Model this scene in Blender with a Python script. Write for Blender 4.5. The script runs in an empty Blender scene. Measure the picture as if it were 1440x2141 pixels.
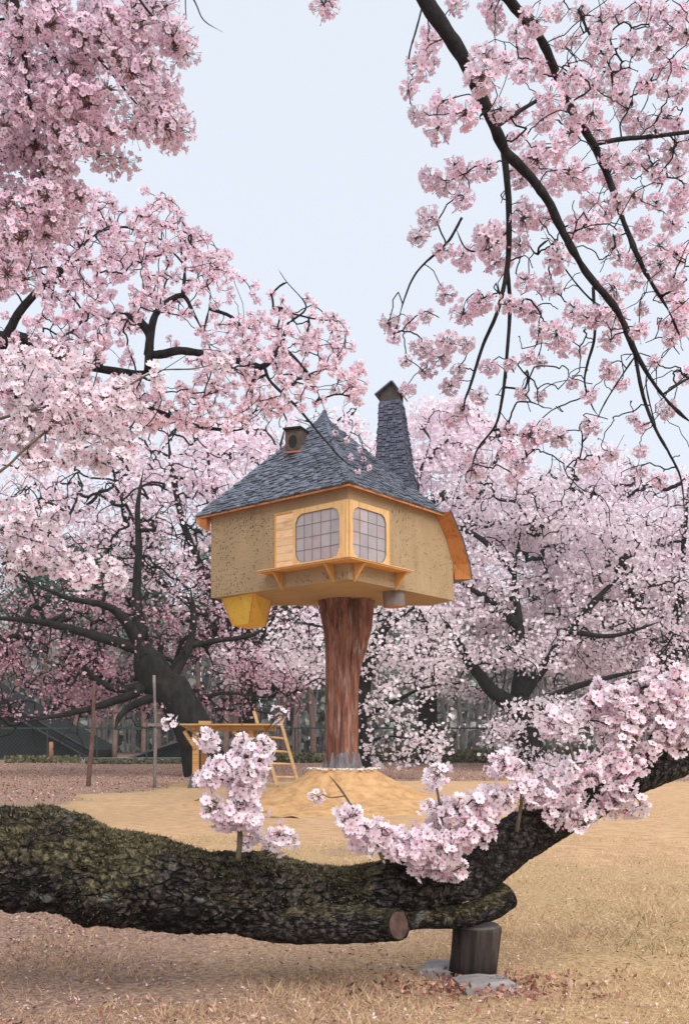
import bpy, math, random
import numpy as np
from mathutils import Vector, Matrix

random.seed(7)
RNG = np.random.default_rng(11)
SC = bpy.context.scene
COL = SC.collection
R = math.radians

# ------------------------------------------------------------------ camera
EYE = 1.25          # eye height; metres
F = 2154.0          # focal length in photo pixels (photo 1440 x 2141), horizon at row 1540
cd = bpy.data.cameras.new('camera')
cam = bpy.data.objects.new('camera', cd)
COL.objects.link(cam)
cam.location = (0, 0, EYE)
cam.rotation_euler = (R(90), 0, 0)
cd.sensor_fit = 'HORIZONTAL'
cd.sensor_width = 36
cd.lens = F / 1440 * 36
cd.shift_y = (1540 - 1070.5) / 1440
cd.clip_start = 0.1
cd.clip_end = 3000
SC.camera = cam

# ------------------------------------------------------------------ sky, sun, exposure
SUN_EL, SUN_AZ = R(44), R(158)      # azimuth measured from +Y (view direction) clockwise
wd = bpy.data.worlds.new('World')
SC.world = wd
wd.use_nodes = True
wn, wl = wd.node_tree.nodes, wd.node_tree.links
wn.clear()
wo = wn.new('ShaderNodeOutputWorld')
wb = wn.new('ShaderNodeBackground')
wb.inputs['Strength'].default_value = 0.1
sky = wn.new('ShaderNodeTexSky')
sky.sky_type = 'NISHITA'
sky.sun_disc = False
sky.sun_elevation = SUN_EL
sky.sun_rotation = SUN_AZ
sky.air_density = 1.0
sky.dust_density = 4.0
mx = wn.new('ShaderNodeMix')
mx.data_type = 'RGBA'
mx.inputs[0].default_value = 0.88          # overcast: a pale even cloud layer over the sky
mx.inputs[7].default_value = (5.35, 5.75, 6.3, 1)
wl.new(sky.outputs[0], mx.inputs[6])
wl.new(mx.outputs[2], wb.inputs['Color'])
wl.new(wb.outputs[0], wo.inputs['Surface'])

sd = bpy.data.lights.new('sun', 'SUN')
sd.energy = 2.1
sd.angle = R(55)
sd.color = (1.0, 0.97, 0.925)
sun = bpy.data.objects.new('sun', sd)
COL.objects.link(sun)
sv = Vector((math.sin(SUN_AZ) * math.cos(SUN_EL), math.cos(SUN_AZ) * math.cos(SUN_EL), math.sin(SUN_EL)))
sun.rotation_euler = sv.to_track_quat('Z', 'Y').to_euler()
sun.location = sv * 50

vs = SC.view_settings
vs.view_transform = 'Standard'
vs.look = 'None'
vs.exposure = 0.72
vs.gamma = 1.0
vs.use_curve_mapping = False
SC.cycles.max_bounces = 8
SC.cycles.diffuse_bounces = 6
SC.cycles.transmission_bounces = 6
SC.cycles.transparent_max_bounces = 4
SC.cycles.volume_bounces = 0

# ------------------------------------------------------------------ helpers: coordinates, noise
def W(px, py, D):
    """a point of the place, D metres in front of the camera, from where the photo shows it"""
    return np.array([(px - 720) / F * D, D, EYE + (1540 - py) / F * D])

def _h(ix, iy, iz, s):
    n = (ix.astype(np.int64) * 374761393 + iy.astype(np.int64) * 668265263 + iz.astype(np.int64) * 2147483647 + s * 1274126177) & 0x7fffffff
    n = ((n ^ (n >> 13)) * 1274126177) & 0x7fffffff
    n = ((n ^ (n >> 16)) * 668265263) & 0x7fffffff
    return ((n ^ (n >> 15)) & 0xffff) / 65535.0

def vnoise(P, sc=1.0, s=0):
    P = np.asarray(P, float) * sc + 1000.0
    i = np.floor(P).astype(np.int64)
    f = P - i
    f = f * f * (3 - 2 * f)
    out = 0
    for a in (0, 1):
        for b in (0, 1):
            for c in (0, 1):
                w = (f[..., 0] if a else 1 - f[..., 0]) * (f[..., 1] if b else 1 - f[..., 1]) * (f[..., 2] if c else 1 - f[..., 2])
                out = out + w * _h(i[..., 0] + a, i[..., 1] + b, i[..., 2] + c, s)
    return out

def fbm(P, sc=1.0, s=0, o=4):
    t, a, n = 0, 1, 0
    for k in range(o):
        t = t + a * vnoise(P, sc * 2 ** k, s + k)
        n += a
        a *= 0.5
    return t / n

def norm(v):
    return v / (np.linalg.norm(v, axis=-1, keepdims=True) + 1e-12)

def catmull(P, n):
    """smooth curve through P, n samples per span; works for any number of columns"""
    P = np.asarray(P, float)
    Q = np.vstack([2 * P[0] - P[1], P, 2 * P[-1] - P[-2]])
    out = []
    for i in range(1, len(Q) - 2):
        a, b, c, d = Q[i - 1], Q[i], Q[i + 1], Q[i + 2]
        for k in range(n):
            t = k / n
            out.append(0.5 * (2 * b + (c - a) * t + (2 * a - 5 * b + 4 * c - d) * t * t + (3 * b - a - 3 * c + d) * t ** 3))
    out.append(P[-1])
    return np.array(out)

def rot_from(zdir, spin):
    """rotation matrices (n,3,3) whose z axis is zdir, spun by spin"""
    z = norm(np.asarray(zdir, float))
    up = np.where(np.abs(z[:, 2:3]) < 0.9, np.array([[0, 0, 1.0]]), np.array([[1.0, 0, 0]]))
    x = norm(np.cross(up, z))
    y = np.cross(z, x)
    c, s = np.cos(spin)[:, None], np.sin(spin)[:, None]
    return np.stack([x * c + y * s, -x * s + y * c, z], axis=2)

def rand_dirs(n, rng=RNG):
    return norm(rng.normal(size=(n, 3)))

# ------------------------------------------------------------------ helpers: meshes and objects
def tag(o, label=None, cat=None, group=None, kind=None):
    for k, v in (('label', label), ('category', cat), ('group', group), ('kind', kind)):
        if v:
            o[k] = v
    return o

def thing(name, loc, label, cat, group=None):
    o = bpy.data.objects.new(name, None)
    o.empty_display_size = 0.2
    COL.objects.link(o)
    o.location = loc
    return tag(o, label, cat, group)

def wpos(o):
    p = np.zeros(3)
    while o is not None:
        p = p + np.array(o.location)
        o = o.parent
    return p

class MB:
    """collects geometry; build() links it as ONE mesh object"""
    def __init__(s):
        s.v, s.f, s.c, s.n = [], [], [], 0     # f: (faces array, material index)
    def add(s, V, faces, m=0, c=0.5):
        V = np.asarray(V, float).reshape(-1, 3)
        Fa = np.asarray(faces, np.int64) + s.n
        s.v.append(V)
        s.f.append((Fa, m))
        s.c.append(np.full(len(V), c) if np.isscalar(c) else np.asarray(c, float))
        s.n += len(V)
        return s
    def mesh(s, name, mats, smooth=False, origin=(0, 0, 0)):
        V = (np.concatenate(s.v) - np.asarray(origin)).astype(np.float32)
        loops = np.concatenate([f.ravel() for f, m in s.f]).astype(np.int32)
        tot = np.concatenate([np.full(len(f), f.shape[1]) for f, m in s.f]).astype(np.int32)
        mi = np.concatenate([np.full(len(f), m) for f, m in s.f]).astype(np.int32)
        me = bpy.data.meshes.new(name)
        me.vertices.add(len(V))
        me.vertices.foreach_set('co', V.ravel())
        me.loops.add(len(loops))
        me.loops.foreach_set('vertex_index', loops)
        me.polygons.add(len(tot))
        me.polygons.foreach_set('loop_start', np.concatenate([[0], np.cumsum(tot)[:-1]]).astype(np.int32))
        me.polygons.foreach_set('loop_total', tot)
        me.polygons.foreach_set('material_index', mi)
        me.polygons.foreach_set('use_smooth', np.full(len(tot), bool(smooth)))
        for m in (mats if isinstance(mats, (list, tuple)) else [mats]):
            me.materials.append(m)
        a = me.attributes.new('tint', 'FLOAT', 'POINT')
        a.data.foreach_set('value', np.concatenate(s.c).astype(np.float32))
        me.update(calc_edges=True)
        return me
    def build(s, name, mats, parent=None, smooth=False, at=None):
        """vertices are in world metres; the object's origin is `at` (default: the parent's origin)"""
        base = wpos(parent) if parent else np.zeros(3)
        o_at = base if at is None else np.asarray(at, float)
        o = bpy.data.objects.new(name, s.mesh(name, mats, smooth, o_at))
        COL.objects.link(o)
        o.parent = parent
        o.location = o_at - base
        return o
    # shapes
    def tube(s, P, rad, seg=6, m=0, c=0.5, cap=True, disp=None):
        P = np.asarray(P, float)
        n = len(P)
        rad = np.broadcast_to(np.asarray(rad, float), (n,))
        T = norm(np.gradient(P, axis=0))
        u = np.cross(T[0], [0, 0, 1.0] if abs(T[0][2]) < 0.9 else [1.0, 0, 0])
        u = u / np.linalg.norm(u)
        U = [u]
        for i in range(1, n):
            u = u - T[i] * np.dot(u, T[i])
            u = u / (np.linalg.norm(u) + 1e-12)
            U.append(u)
        U = np.array(U)
        B = np.cross(T, U)
        a = np.arange(seg) / seg * 2 * math.pi
        D = U[:, None] * np.cos(a)[None, :, None] + B[:, None] * np.sin(a)[None, :, None]
        rr = rad[:, None, None]
        V = P[:, None] + D * rr
        if disp is not None:
            V = V + D * disp(V, D)[..., None]
        i, j = np.meshgrid(np.arange(n - 1), np.arange(seg), indexing='ij')
        j2 = (j + 1) % seg
        q = np.stack([i * seg + j, i * seg + j2, (i + 1) * seg + j2, (i + 1) * seg + j], -1).reshape(-1, 4)
        s.add(V, q, m, np.broadcast_to(c, (n,)).repeat(seg) if not np.isscalar(c) else c)
        if cap:
            for k, flip in ((0, True), (n - 1, False)):
                idx = np.arange(seg) + k * seg - n * seg
                ctr = V[k].mean(0)
                s.add(ctr[None], np.zeros((0, 3)), m)
                t = np.stack([np.full(seg, 0), np.roll(idx, -1) - 0, idx], -1)
                base = s.n - 1
                ring = base - n * seg - (0 if k == 0 else 1) + np.arange(seg) + k * seg
                tri = np.stack([np.full(seg, base), ring, np.roll(ring, -1)], -1)
                if flip:
                    tri = tri[:, ::-1]
                s.f.append((tri.astype(np.int64), m))
        return s
    def box(s, c, size, ax=None, m=0, tint=0.5, taper=1.0):
        """box centred at c; ax: 3x3 rows = local x,y,z axes"""
        ax = np.eye(3) if ax is None else np.asarray(ax, float)
        h = np.asarray(size, float) / 2
        k = np.array([[x, y, z] for z in (-1, 1) for y in (-1, 1) for x in (-1, 1)], float)
        loc = k * h
        loc[4:, :2] *= taper
        V = np.asarray(c, float) + loc @ ax
        return s.add(V, [[0, 2, 3, 1], [4, 5, 7, 6], [0, 1, 5, 4], [2, 6, 7, 3], [0, 4, 6, 2], [1, 3, 7, 5]], m, tint)
    def bar(s, a, b, w, h, m=0, up=(0, 0, 1), tint=0.5):
        a, b = np.asarray(a, float), np.asarray(b, float)
        x = norm(b - a)
        y = norm(np.cross(up, x))
        z = np.cross(x, y)
        return s.box((a + b) / 2, (np.linalg.norm(b - a), w, h), np.array([x, y, z]), m, tint)
    def prism(s, poly, off, m=0, tint=0.5):
        """polygon (k,3) swept by the vector off"""
        P = np.asarray(poly, float)
        k = len(P)
        V = np.vstack([P, P + np.asarray(off, float)])
        i = np.arange(k)
        s.add(V, np.stack([i, (i + 1) % k, (i + 1) % k + k, i + k], -1), m, tint)
        s.f.append(((np.arange(k)[::-1][None] + s.n - 2 * k), m))
        s.f.append(((np.arange(k)[None] + s.n - k), m))
        return s
    def scatter(s, TV, TF, M3, pos, scale, m=0, tint=None, ttint=0.0):
        """template verts TV, faces TF copied with rotations M3 (n,3,3), positions, scales"""
        n, k = len(pos), len(TV)
        if n == 0:
            return s
        sc = np.asarray(scale, float)
        sc = sc[:, None, None] if sc.ndim == 1 else (sc[:, None, :] if sc.ndim == 2 else sc)
        V = np.einsum('nij,nkj->nki', M3, TV[None] * sc) + pos[:, None]
        Fa = (np.asarray(TF)[None] + (np.arange(n) * k)[:, None, None]).reshape(-1, np.asarray(TF).shape[1])
        t = np.full(n, 0.5) if tint is None else tint
        return s.add(V.reshape(-1, 3), Fa, m, np.clip((t[:, None] + np.broadcast_to(ttint, (k,))[None]).ravel(), 0, 1))

# ------------------------------------------------------------------ helpers: materials
class NT:
    def __init__(s, name, rough=0.8, spec=0.3):
        s.m = bpy.data.materials.new(name)
        s.m.use_nodes = True
        s.t = s.m.node_tree
        s.n, s.l = s.t.nodes, s.t.links
        s.p = s.n['Principled BSDF']
        s.out = s.n['Material Output']
        s.p.inputs['Roughness'].default_value = rough
        s.p.inputs['Specular IOR Level'].default_value = spec
        s._co = None
    def set(s, sock, v):
        if v is None:
            return
        if hasattr(v, 'is_output'):
            s.l.new(v, sock)
        else:
            sock.default_value = v if not (isinstance(v, tuple) and len(v) == 3 and sock.type == 'RGBA') else (*v, 1)
    def co(s, scale=(1, 1, 1), kind='Object', rot=(0, 0, 0)):
        tc = s.n.new('ShaderNodeTexCoord')
        mp = s.n.new('ShaderNodeMapping')
        mp.inputs['Scale'].default_value = scale
        mp.inputs['Rotation'].default_value = rot
        s.l.new(tc.outputs[kind], mp.inputs['Vector'])
        return mp.outputs[0]
    def noise(s, sc, det=4, rough=0.6, vec=None, dist=0.0):
        n = s.n.new('ShaderNodeTexNoise')
        n.inputs['Scale'].default_value = sc
        n.inputs['Detail'].default_value = det
        n.inputs['Roughness'].default_value = rough
        n.inputs['Distortion'].default_value = dist
        s.set(n.inputs['Vector'], s.co() if vec is None else vec)
        return n.outputs['Fac']
    def voro(s, sc, vec=None, feat='F1', out='Distance', rnd=1.0):
        n = s.n.new('ShaderNodeTexVoronoi')
        n.feature = feat
        n.inputs['Scale'].default_value = sc
        n.inputs['Randomness'].default_value = rnd
        s.set(n.inputs['Vector'], s.co() if vec is None else vec)
        return n.outputs[out]
    def ramp(s, fac, stops, interp='LINEAR'):
        n = s.n.new('ShaderNodeValToRGB')
        n.color_ramp.interpolation = interp
        e = n.color_ramp.elements
        while len(e) < len(stops):
            e.new(0.5)
        for k, (p, c) in enumerate(stops):
            e[k].position = p
            e[k].color = (*c, 1) if isinstance(c, tuple) else (c, c, c, 1)
        s.set(n.inputs['Fac'], fac)
        return n.outputs['Color']
    def mix(s, fac, a, b, mode='MIX'):
        n = s.n.new('ShaderNodeMix')
        n.data_type = 'RGBA'
        n.blend_type = mode
        s.set(n.inputs[0], fac)
        s.set(n.inputs[6], a)
        s.set(n.inputs[7], b)
        return n.outputs[2]
    def math(s, op, a, b=None):
        n = s.n.new('ShaderNodeMath')
        n.operation = op
        s.set(n.inputs[0], a)
        if b is not None:
            s.set(n.inputs[1], b)
        return n.outputs[0]
    def attr(s, name='tint'):
        n = s.n.new('ShaderNodeAttribute')
        n.attribute_name = name
        return n.outputs['Fac']
    def rnd(s):
        return s.n.new('ShaderNodeObjectInfo').outputs['Random']
    def hsv(s, col, h=None, sat=None, v=None):
        n = s.n.new('ShaderNodeHueSaturation')
        s.set(n.inputs['Color'], col)
        s.set(n.inputs['Hue'], h)
        s.set(n.inputs['Saturation'], sat)
        s.set(n.inputs['Value'], v)
        return n.outputs[0]
    def span(s, fac, lo, hi):
        n = s.n.new('ShaderNodeMapRange')
        s.set(n.inputs['Value'], fac)
        n.inputs['To Min'].default_value = lo
        n.inputs['To Max'].default_value = hi
        return n.outputs[0]
    def normal_z(s):
        g = s.n.new('ShaderNodeNewGeometry')
        x = s.n.new('ShaderNodeSeparateXYZ')
        s.l.new(g.outputs['Normal'], x.inputs[0])
        return x.outputs['Z']
    def color(s, c):
        s.set(s.p.inputs['Base Color'], c)
        return s
    def bump(s, h, strength=0.4, dist=0.02):
        b = s.n.new('ShaderNodeBump')
        b.inputs['Strength'].default_value = strength
        b.inputs['Distance'].default_value = dist
        s.set(b.inputs['Height'], h)
        s.l.new(b.outputs[0], s.p.inputs['Normal'])
        return s
    def translucent(s, col, fac):
        """diffuse petal that also lets light through"""
        d = s.n.new('ShaderNodeBsdfDiffuse')
        t = s.n.new('ShaderNodeBsdfTranslucent')
        m = s.n.new('ShaderNodeMixShader')
        s.set(d.inputs['Color'], col)
        s.set(t.inputs['Color'], col)
        m.inputs[0].default_value = fac
        s.l.new(d.outputs[0], m.inputs[1])
        s.l.new(t.outputs[0], m.inputs[2])
        s.l.new(m.outputs[0], s.out.inputs['Surface'])
        return s

def petal_mat(name, deep, pale, fac=0.4, jitter=0.14):
    t = NT(name)
    c = t.mix(t.attr(), deep, pale)
    c = t.hsv(c, None, t.span(t.rnd(), 0.85, 1.2), t.span(t.rnd(), 1 - jitter, 1 + jitter * 0.4))
    return t.translucent(c, fac).m

def plain(name, col, rough=0.8, jit=0.25, sc=6.0, stretch=(1, 1, 1), bump=0.3, bd=0.01, spec=0.3, metallic=0.0):
    t = NT(name, rough, spec)
    n = t.noise(sc, 5, 0.65, t.co(stretch))
    lo = tuple(c * (1 - jit) for c in col)
    hi = tuple(min(1, c * (1 + jit)) for c in col)
    t.color(t.ramp(n, [(0.3, lo), (0.7, hi)]))
    t.bump(n, bump, bd)
    t.p.inputs['Metallic'].default_value = metallic
    return t.m

def wood(name, col, dark, axis_stretch=(2, 2, 30), rough=0.65, jit=True):
    t = NT(name, rough, 0.3)
    g = t.noise(1.6, 6, 0.6, t.co(axis_stretch), 0.6)
    c = t.ramp(g, [(0.3, dark), (0.5, col), (0.75, tuple(min(1, x * 1.15) for x in col))])
    if jit:
        c = t.hsv(c, None, None, t.span(t.rnd(), 0.85, 1.12))
    t.color(c)
    t.bump(g, 0.15, 0.006)
    return t.m

M = {}
M['petal_white'] = petal_mat('petal_pale_pink', (0.93, 0.66, 0.76), (0.97, 0.92, 0.95), 0.40)
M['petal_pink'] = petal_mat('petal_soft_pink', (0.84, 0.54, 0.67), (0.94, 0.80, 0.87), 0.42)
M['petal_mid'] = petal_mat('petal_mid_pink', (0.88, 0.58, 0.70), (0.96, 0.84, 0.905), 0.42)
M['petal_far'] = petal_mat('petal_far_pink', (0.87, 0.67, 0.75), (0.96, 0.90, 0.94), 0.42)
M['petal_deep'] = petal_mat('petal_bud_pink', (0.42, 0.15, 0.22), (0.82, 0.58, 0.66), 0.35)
M['heart'] = plain('flower_heart_crimson', (0.42, 0.06, 0.13), 0.7, 0.3)
M['bud'] = plain('closed_bud_pink', (0.72, 0.20, 0.36), 0.6, 0.25)
M['calyx'] = plain('calyx_brown_red', (0.11, 0.055, 0.04), 0.7, 0.3)
M['bract'] = plain('bract_bronze_green', (0.13, 0.095, 0.035), 0.7, 0.35)
M['shoot'] = plain('young_shoot_green_brown', (0.095, 0.075, 0.045), 0.7, 0.3, 20)

def bark_mat(name, dark, light, sc=9.0, stretch=(1, 1, 0.5)):
    t = NT(name, 0.9, 0.2)
    a = t.noise(sc, 6, 0.7, t.co(stretch))
    t.color(t.ramp(a, [(0.32, dark), (0.62, light), (0.8, tuple(x * 1.5 for x in light))]))
    t.bump(a, 0.8, 0.03)
    return t.m
M['bark'] = bark_mat('cherry_bark_dark', (0.0025, 0.0025, 0.0025), (0.022, 0.019, 0.016), 6)
M['bark_limb'] = bark_mat('cherry_bark_limb', (0.007, 0.006, 0.006), (0.030, 0.025, 0.025), 14)
M['bark_grey'] = bark_mat('bare_bark_grey', (0.09, 0.08, 0.08), (0.22, 0.20, 0.195), 4)
M['bark_pine'] = bark_mat('pine_bark_red_brown', (0.12, 0.075, 0.06), (0.26, 0.16, 0.135), 5)

# ------------------------------------------------------------------ blossoms: flower and cluster meshes
def flower_template(cup=0.3):
    """five notched petals, heart, calyx and stalk; z is the way the flower faces, radius 1"""
    V, T, mi, tint = [], [], [], []
    for k in range(5):
        a = k * 2 * math.pi / 5
        c, s_ = math.cos(a), math.sin(a)
        pts = [(0.08, 0), (0.58, -0.42), (0.96, -0.27), (0.88, 0.0), (0.96, 0.27), (0.58, 0.42)]
        b = len(V)
        for x, y in pts:
            r2 = x * x + y * y
            V.append((x * c - y * s_, x * s_ + y * c, cup * r2 * 0.9 + 0.10 * abs(y)))
            tint.append(0.0 if x < 0.2 else (0.42 if x < 0.8 else 0.55))
        T += [(b, b + 1, b + 2), (b, b + 2, b + 3), (b, b + 3, b + 4), (b, b + 4, b + 5)]
        mi += [0] * 4
    b = len(V)
    for k in range(5):
        a = (k + 0.5) * 2 * math.pi / 5
        V.append((0.17 * math.cos(a), 0.17 * math.sin(a), 0.13)); tint.append(0.5)
    T += [(b, b + 1, b + 2), (b, b + 2, b + 3), (b, b + 3, b + 4)]; mi += [1] * 3
    b = len(V)
    for k in range(3):
        a = k * 2 * math.pi / 3
        V.append((0.13 * math.cos(a), 0.13 * math.sin(a), -0.02)); tint.append(0.5)
    V.append((0, 0, -0.42)); tint.append(0.5)
    T += [(b, b + 1, b + 3), (b + 1, b + 2, b + 3), (b + 2, b, b + 3)]; mi += [2] * 3
    return np.array(V), np.array(T), np.array(mi), np.array(tint)
FLOWERS = [flower_template(c) for c in (0.15, 0.35, 0.6)]

def cluster_mesh(name, n, rad, fr, petal, seed, open_dir=None, bracts=4, squash=1.0, buds=0.08, turn=0.35):
    """a ball of n flowers of radius fr, on stalks from its middle; twig comes in from +z"""
    rng = np.random.default_rng(seed)
    mb = MB()
    i = np.arange(n) + 0.5
    ph = np.arccos(1 - 2 * i / n)
    th = math.pi * (1 + 5 ** 0.5) * i
    d = np.stack([np.cos(th) * np.sin(ph), np.sin(th) * np.sin(ph), np.cos(ph)], -1) + rng.normal(size=(n, 3)) * 0.2
    d = norm(d)
    if open_dir is not None:
        d = d[d @ np.asarray(open_dir) < 0.78]
    n = len(d)
    r = rad * rng.uniform(0.75, 1.12, n)
    pos = d * r[:, None]
    pos[:, 2] *= squash
    face = norm(d + rng.normal(size=d.shape) * turn)
    Mx = rot_from(face, rng.uniform(0, 6.28, n))
    tn = rng.uniform(0.22, 0.5, n)
    sc = fr * rng.uniform(0.85, 1.12, n)
    sc[rng.uniform(size=n) < buds] *= 0.5
    which = rng.integers(0, 3, n)
    for w in range(3):
        V, T, mi, tt = FLOWERS[w]
        k = which == w
        for m in (0, 1, 2):
            mb.scatter(V, T[mi == m], Mx[k], pos[k], sc[k], m, tn[k], tt)
    for k in range(n):                      # stalks
        e = pos[k] - Mx[k][:, 2] * sc[k] * 0.4
        mb.tube(np.array([[0, 0, 0], e * 0.5 + [0, 0, 0.01 * rng.normal()], e]), 0.0016, 3, 2, cap=False)
    for k in range(bracts):                 # bronze bracts and young leaves at the node
        a = rng.uniform(0, 6.28)
        dd = norm(np.array([math.cos(a), math.sin(a), rng.uniform(-0.4, 0.7)]))
        side = norm(np.cross(dd, [0.3, 0.2, 1.0]))
        L = rad * rng.uniform(0.3, 0.62)
        mb.add([dd * 0.004, dd * L * 0.55 + side * L * 0.16, dd * L, dd * L * 0.55 - side * L * 0.16], [[0, 1, 2, 3]], 3)
    for k in range(max(1, n // 6)):         # closed buds on longer stalks
        dd = norm(rng.normal(size=3))
        e = dd * rad * rng.uniform(0.9, 1.5)
        mb.tube(np.array([[0, 0, 0], e]), 0.0014, 3, 2, cap=False)
        q = fr * rng.uniform(0.26, 0.4)
        ok = np.array([(0, 0, 1.5), (1, 0, 0), (0, 1, 0), (-1, 0, 0), (0, -1, 0), (0, 0, -1.2)], float)
        m3 = rot_from(dd[None], np.zeros(1))[0]
        mb.add(e + (ok * q * 0.8) @ m3.T, [(0, 1, 2), (0, 2, 3), (0, 3, 4), (0, 4, 1), (5, 2, 1), (5, 3, 2), (5, 4, 3), (5, 1, 4)], 4)
    return mb.mesh(name, [petal, M['heart'], M['calyx'], M['bract'], M['bud']])

CL_NEAR = [cluster_mesh('blossom_cluster_near', 11, 0.048, 0.027, M['petal_white'], 20 + k, None, 3, 0.9, 0.12, 0.45) for k in range(6)]
CL_BALL = [cluster_mesh('blossom_cluster_ball', 36, 0.076, 0.025, M['petal_pink'], 40 + k, (0, 0, 1), 7, 0.92, 0.06, 0.35) for k in range(6)]
CL_MASS = [cluster_mesh('blossom_cluster_mass', 30, 0.088, 0.023, M['petal_pink'], 60 + k, (0, 0, 1), 8, 1.0, 0.06, 0.4) for k in range(6)]
CL_MID = [cluster_mesh('blossom_cluster_mid', 12, 0.046, 0.027, M['petal_mid'], 80 + k, None, 3, 0.9, 0.1, 0.5) for k in range(5)]

def place_clusters(parent, meshes, pos, scale, up=None, name='blossom_cluster', limit=300, seed=3):
    """each cluster a part of its bough; beyond the limit the smallest go into one part of kind stuff"""
    rng = np.random.default_rng(seed)
    base = wpos(parent)
    n = len(pos)
    up = np.tile([0, 0, 1.0], (n, 1)) if up is None else up
    Mx = rot_from(norm(up + rng.normal(size=(n, 3)) * 0.35), rng.uniform(0, 6.28, n))
    order = np.argsort(pos[:, 1] / scale)                # largest in view first
    for c, k in enumerate(order[:limit]):
        o = bpy.data.objects.new(name, meshes[int(rng.integers(len(meshes)))])
        COL.objects.link(o)
        o.parent = parent
        m4 = Matrix([list(Mx[k][r]) + [0] for r in range(3)] + [[0, 0, 0, 1]])
        o.rotation_euler = m4.to_euler()
        o.location = pos[k] - base
        o.scale = (scale[k],) * 3
    rest = order[limit:]
    if len(rest):
        mb = MB()
        for w, me in enumerate(meshes):
            sel = rest[w::len(meshes)]
            nv = len(me.vertices)
            V = np.empty(nv * 3, np.float32); me.vertices.foreach_get('co', V)
            tt = np.empty(nv, np.float32); me.attributes['tint'].data.foreach_get('value', tt)
            tri = [(tuple(p.vertices), p.material_index) for p in me.polygons]
            for m in range(5):
                for ln in (3, 4):
                    fs = [v for v, q in tri if q == m and len(v) == ln]
                    if fs:
                        mb.scatter(V.reshape(-1, 3), np.array(fs), Mx[sel], pos[sel], scale[sel], m, np.zeros(len(sel)), tt)
        o = mb.build('blossoms', list(meshes[0].materials), parent)
        o['kind'] = 'stuff'

# far blossoms: small cupped stars of five triangles, thousands joined into one part
_a = np.arange(5) * 2 * math.pi / 5
FLECK_V = np.vstack([[0, 0, -0.15], np.stack([np.cos(_a), np.sin(_a), 0.15 * np.sin(_a * 3)], -1)])
FLECK_F = np.array([(0, i + 1, (i + 1) % 5 + 1) for i in range(5)])

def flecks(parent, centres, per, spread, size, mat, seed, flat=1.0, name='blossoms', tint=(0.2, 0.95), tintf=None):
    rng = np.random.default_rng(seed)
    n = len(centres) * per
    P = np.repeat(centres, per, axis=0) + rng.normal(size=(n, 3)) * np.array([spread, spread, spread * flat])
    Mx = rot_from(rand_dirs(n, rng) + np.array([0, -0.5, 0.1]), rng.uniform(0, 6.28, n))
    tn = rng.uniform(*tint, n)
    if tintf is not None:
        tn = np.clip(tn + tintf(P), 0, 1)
    mb = MB()
    mb.scatter(FLECK_V, FLECK_F, Mx, P, size * rng.uniform(0.6, 1.25, n), 0, tn)
    o = mb.build(name, mat, parent)
    o['kind'] = 'stuff'
    return o

# ------------------------------------------------------------------ branches
def limb(pts, D, r, n=6, taper=True):
    """pts in photo pixels, D metres (one value or one per point), r metres (start, end)"""
    D = np.broadcast_to(np.asarray(D, float), (len(pts),)) if np.isscalar(D) else np.interp(np.linspace(0, 1, len(pts)), np.linspace(0, 1, len(D)), D)
    P = np.array([W(x, y, d) for (x, y), d in zip(pts, D)])
    r = np.interp(np.linspace(0, 1, len(pts)), np.linspace(0, 1, len(r)), r)
    Q = catmull(np.column_stack([P, r]), n)
    if taper:
        Q[:, 3] *= np.interp(np.linspace(0, 1, len(Q)), [0, 0.80, 1], [1, 1, 0.3])
    return Q[:, :3], np.maximum(Q[:, 3], 0.001)

def grow(limbs, targets, seed=1, tip=0.0022, power=0.42, sag=0.0, curl=0.18, steps=5, aim=None):
    """joins every target to the nearest wood already there: returns twig paths with radii"""
    rng = np.random.default_rng(seed)
    n0 = sum(len(p) for p, r in limbs)
    cap = n0 + len(targets) * steps + 8
    P = np.empty((cap, 3)); par = np.full(cap, -1); cnt = np.zeros(cap); fix = np.zeros(cap)
    n = 0
    for p, r in limbs:
        P[n:n + len(p)] = p; fix[n:n + len(p)] = r
        n += len(p)
    LP = P[:n].copy()
    d0 = np.array([np.min(np.sum((LP - t) ** 2, 1)) for t in targets])
    paths = []
    for ti in np.argsort(d0):
        t = targets[ti]
        dv = P[:n] - t
        d2 = np.einsum('ij,ij->i', dv, dv)
        i = int(np.argmin(d2))
        a = P[i]
        L = math.sqrt(d2[i])
        if L < 1e-4:
            continue
        side = rng.normal(size=3) * curl * L
        mid = (a + t) / 2 + side + np.array([0, 0, sag * L])
        u = np.linspace(0, 1, steps + 1)[1:, None]
        q = (1 - u) ** 2 * a + 2 * u * (1 - u) * mid + u ** 2 * t
        q[:-1] += rng.normal(size=(steps - 1, 3)) * 0.025 * L
        idx = np.arange(n, n + steps)
        P[idx] = q
        par[idx[0]] = i; par[idx[1:]] = idx[:-1]
        paths.append((i, idx))
        n += steps
        k = idx[-1]
        while k >= 0 and fix[k] == 0:
            cnt[k] += 1
            k = par[k]
    out = []
    for i, idx in paths:
        ids = np.concatenate([[i], idx])
        r = tip * np.maximum(cnt[ids], 1) ** power
        if fix[i] > 0:
            r[0] = min(fix[i], r[1] * 1.25)
        out.append((P[ids], r))
    return out

def wood_part(name, paths, mat, parent, seg=6, smooth=True, disp=None):
    mb = MB()
    for p, r in paths:
        mb.tube(p, r, seg, cap=seg > 4, disp=disp)
    return mb.build(name, mat, parent, smooth)

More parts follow.
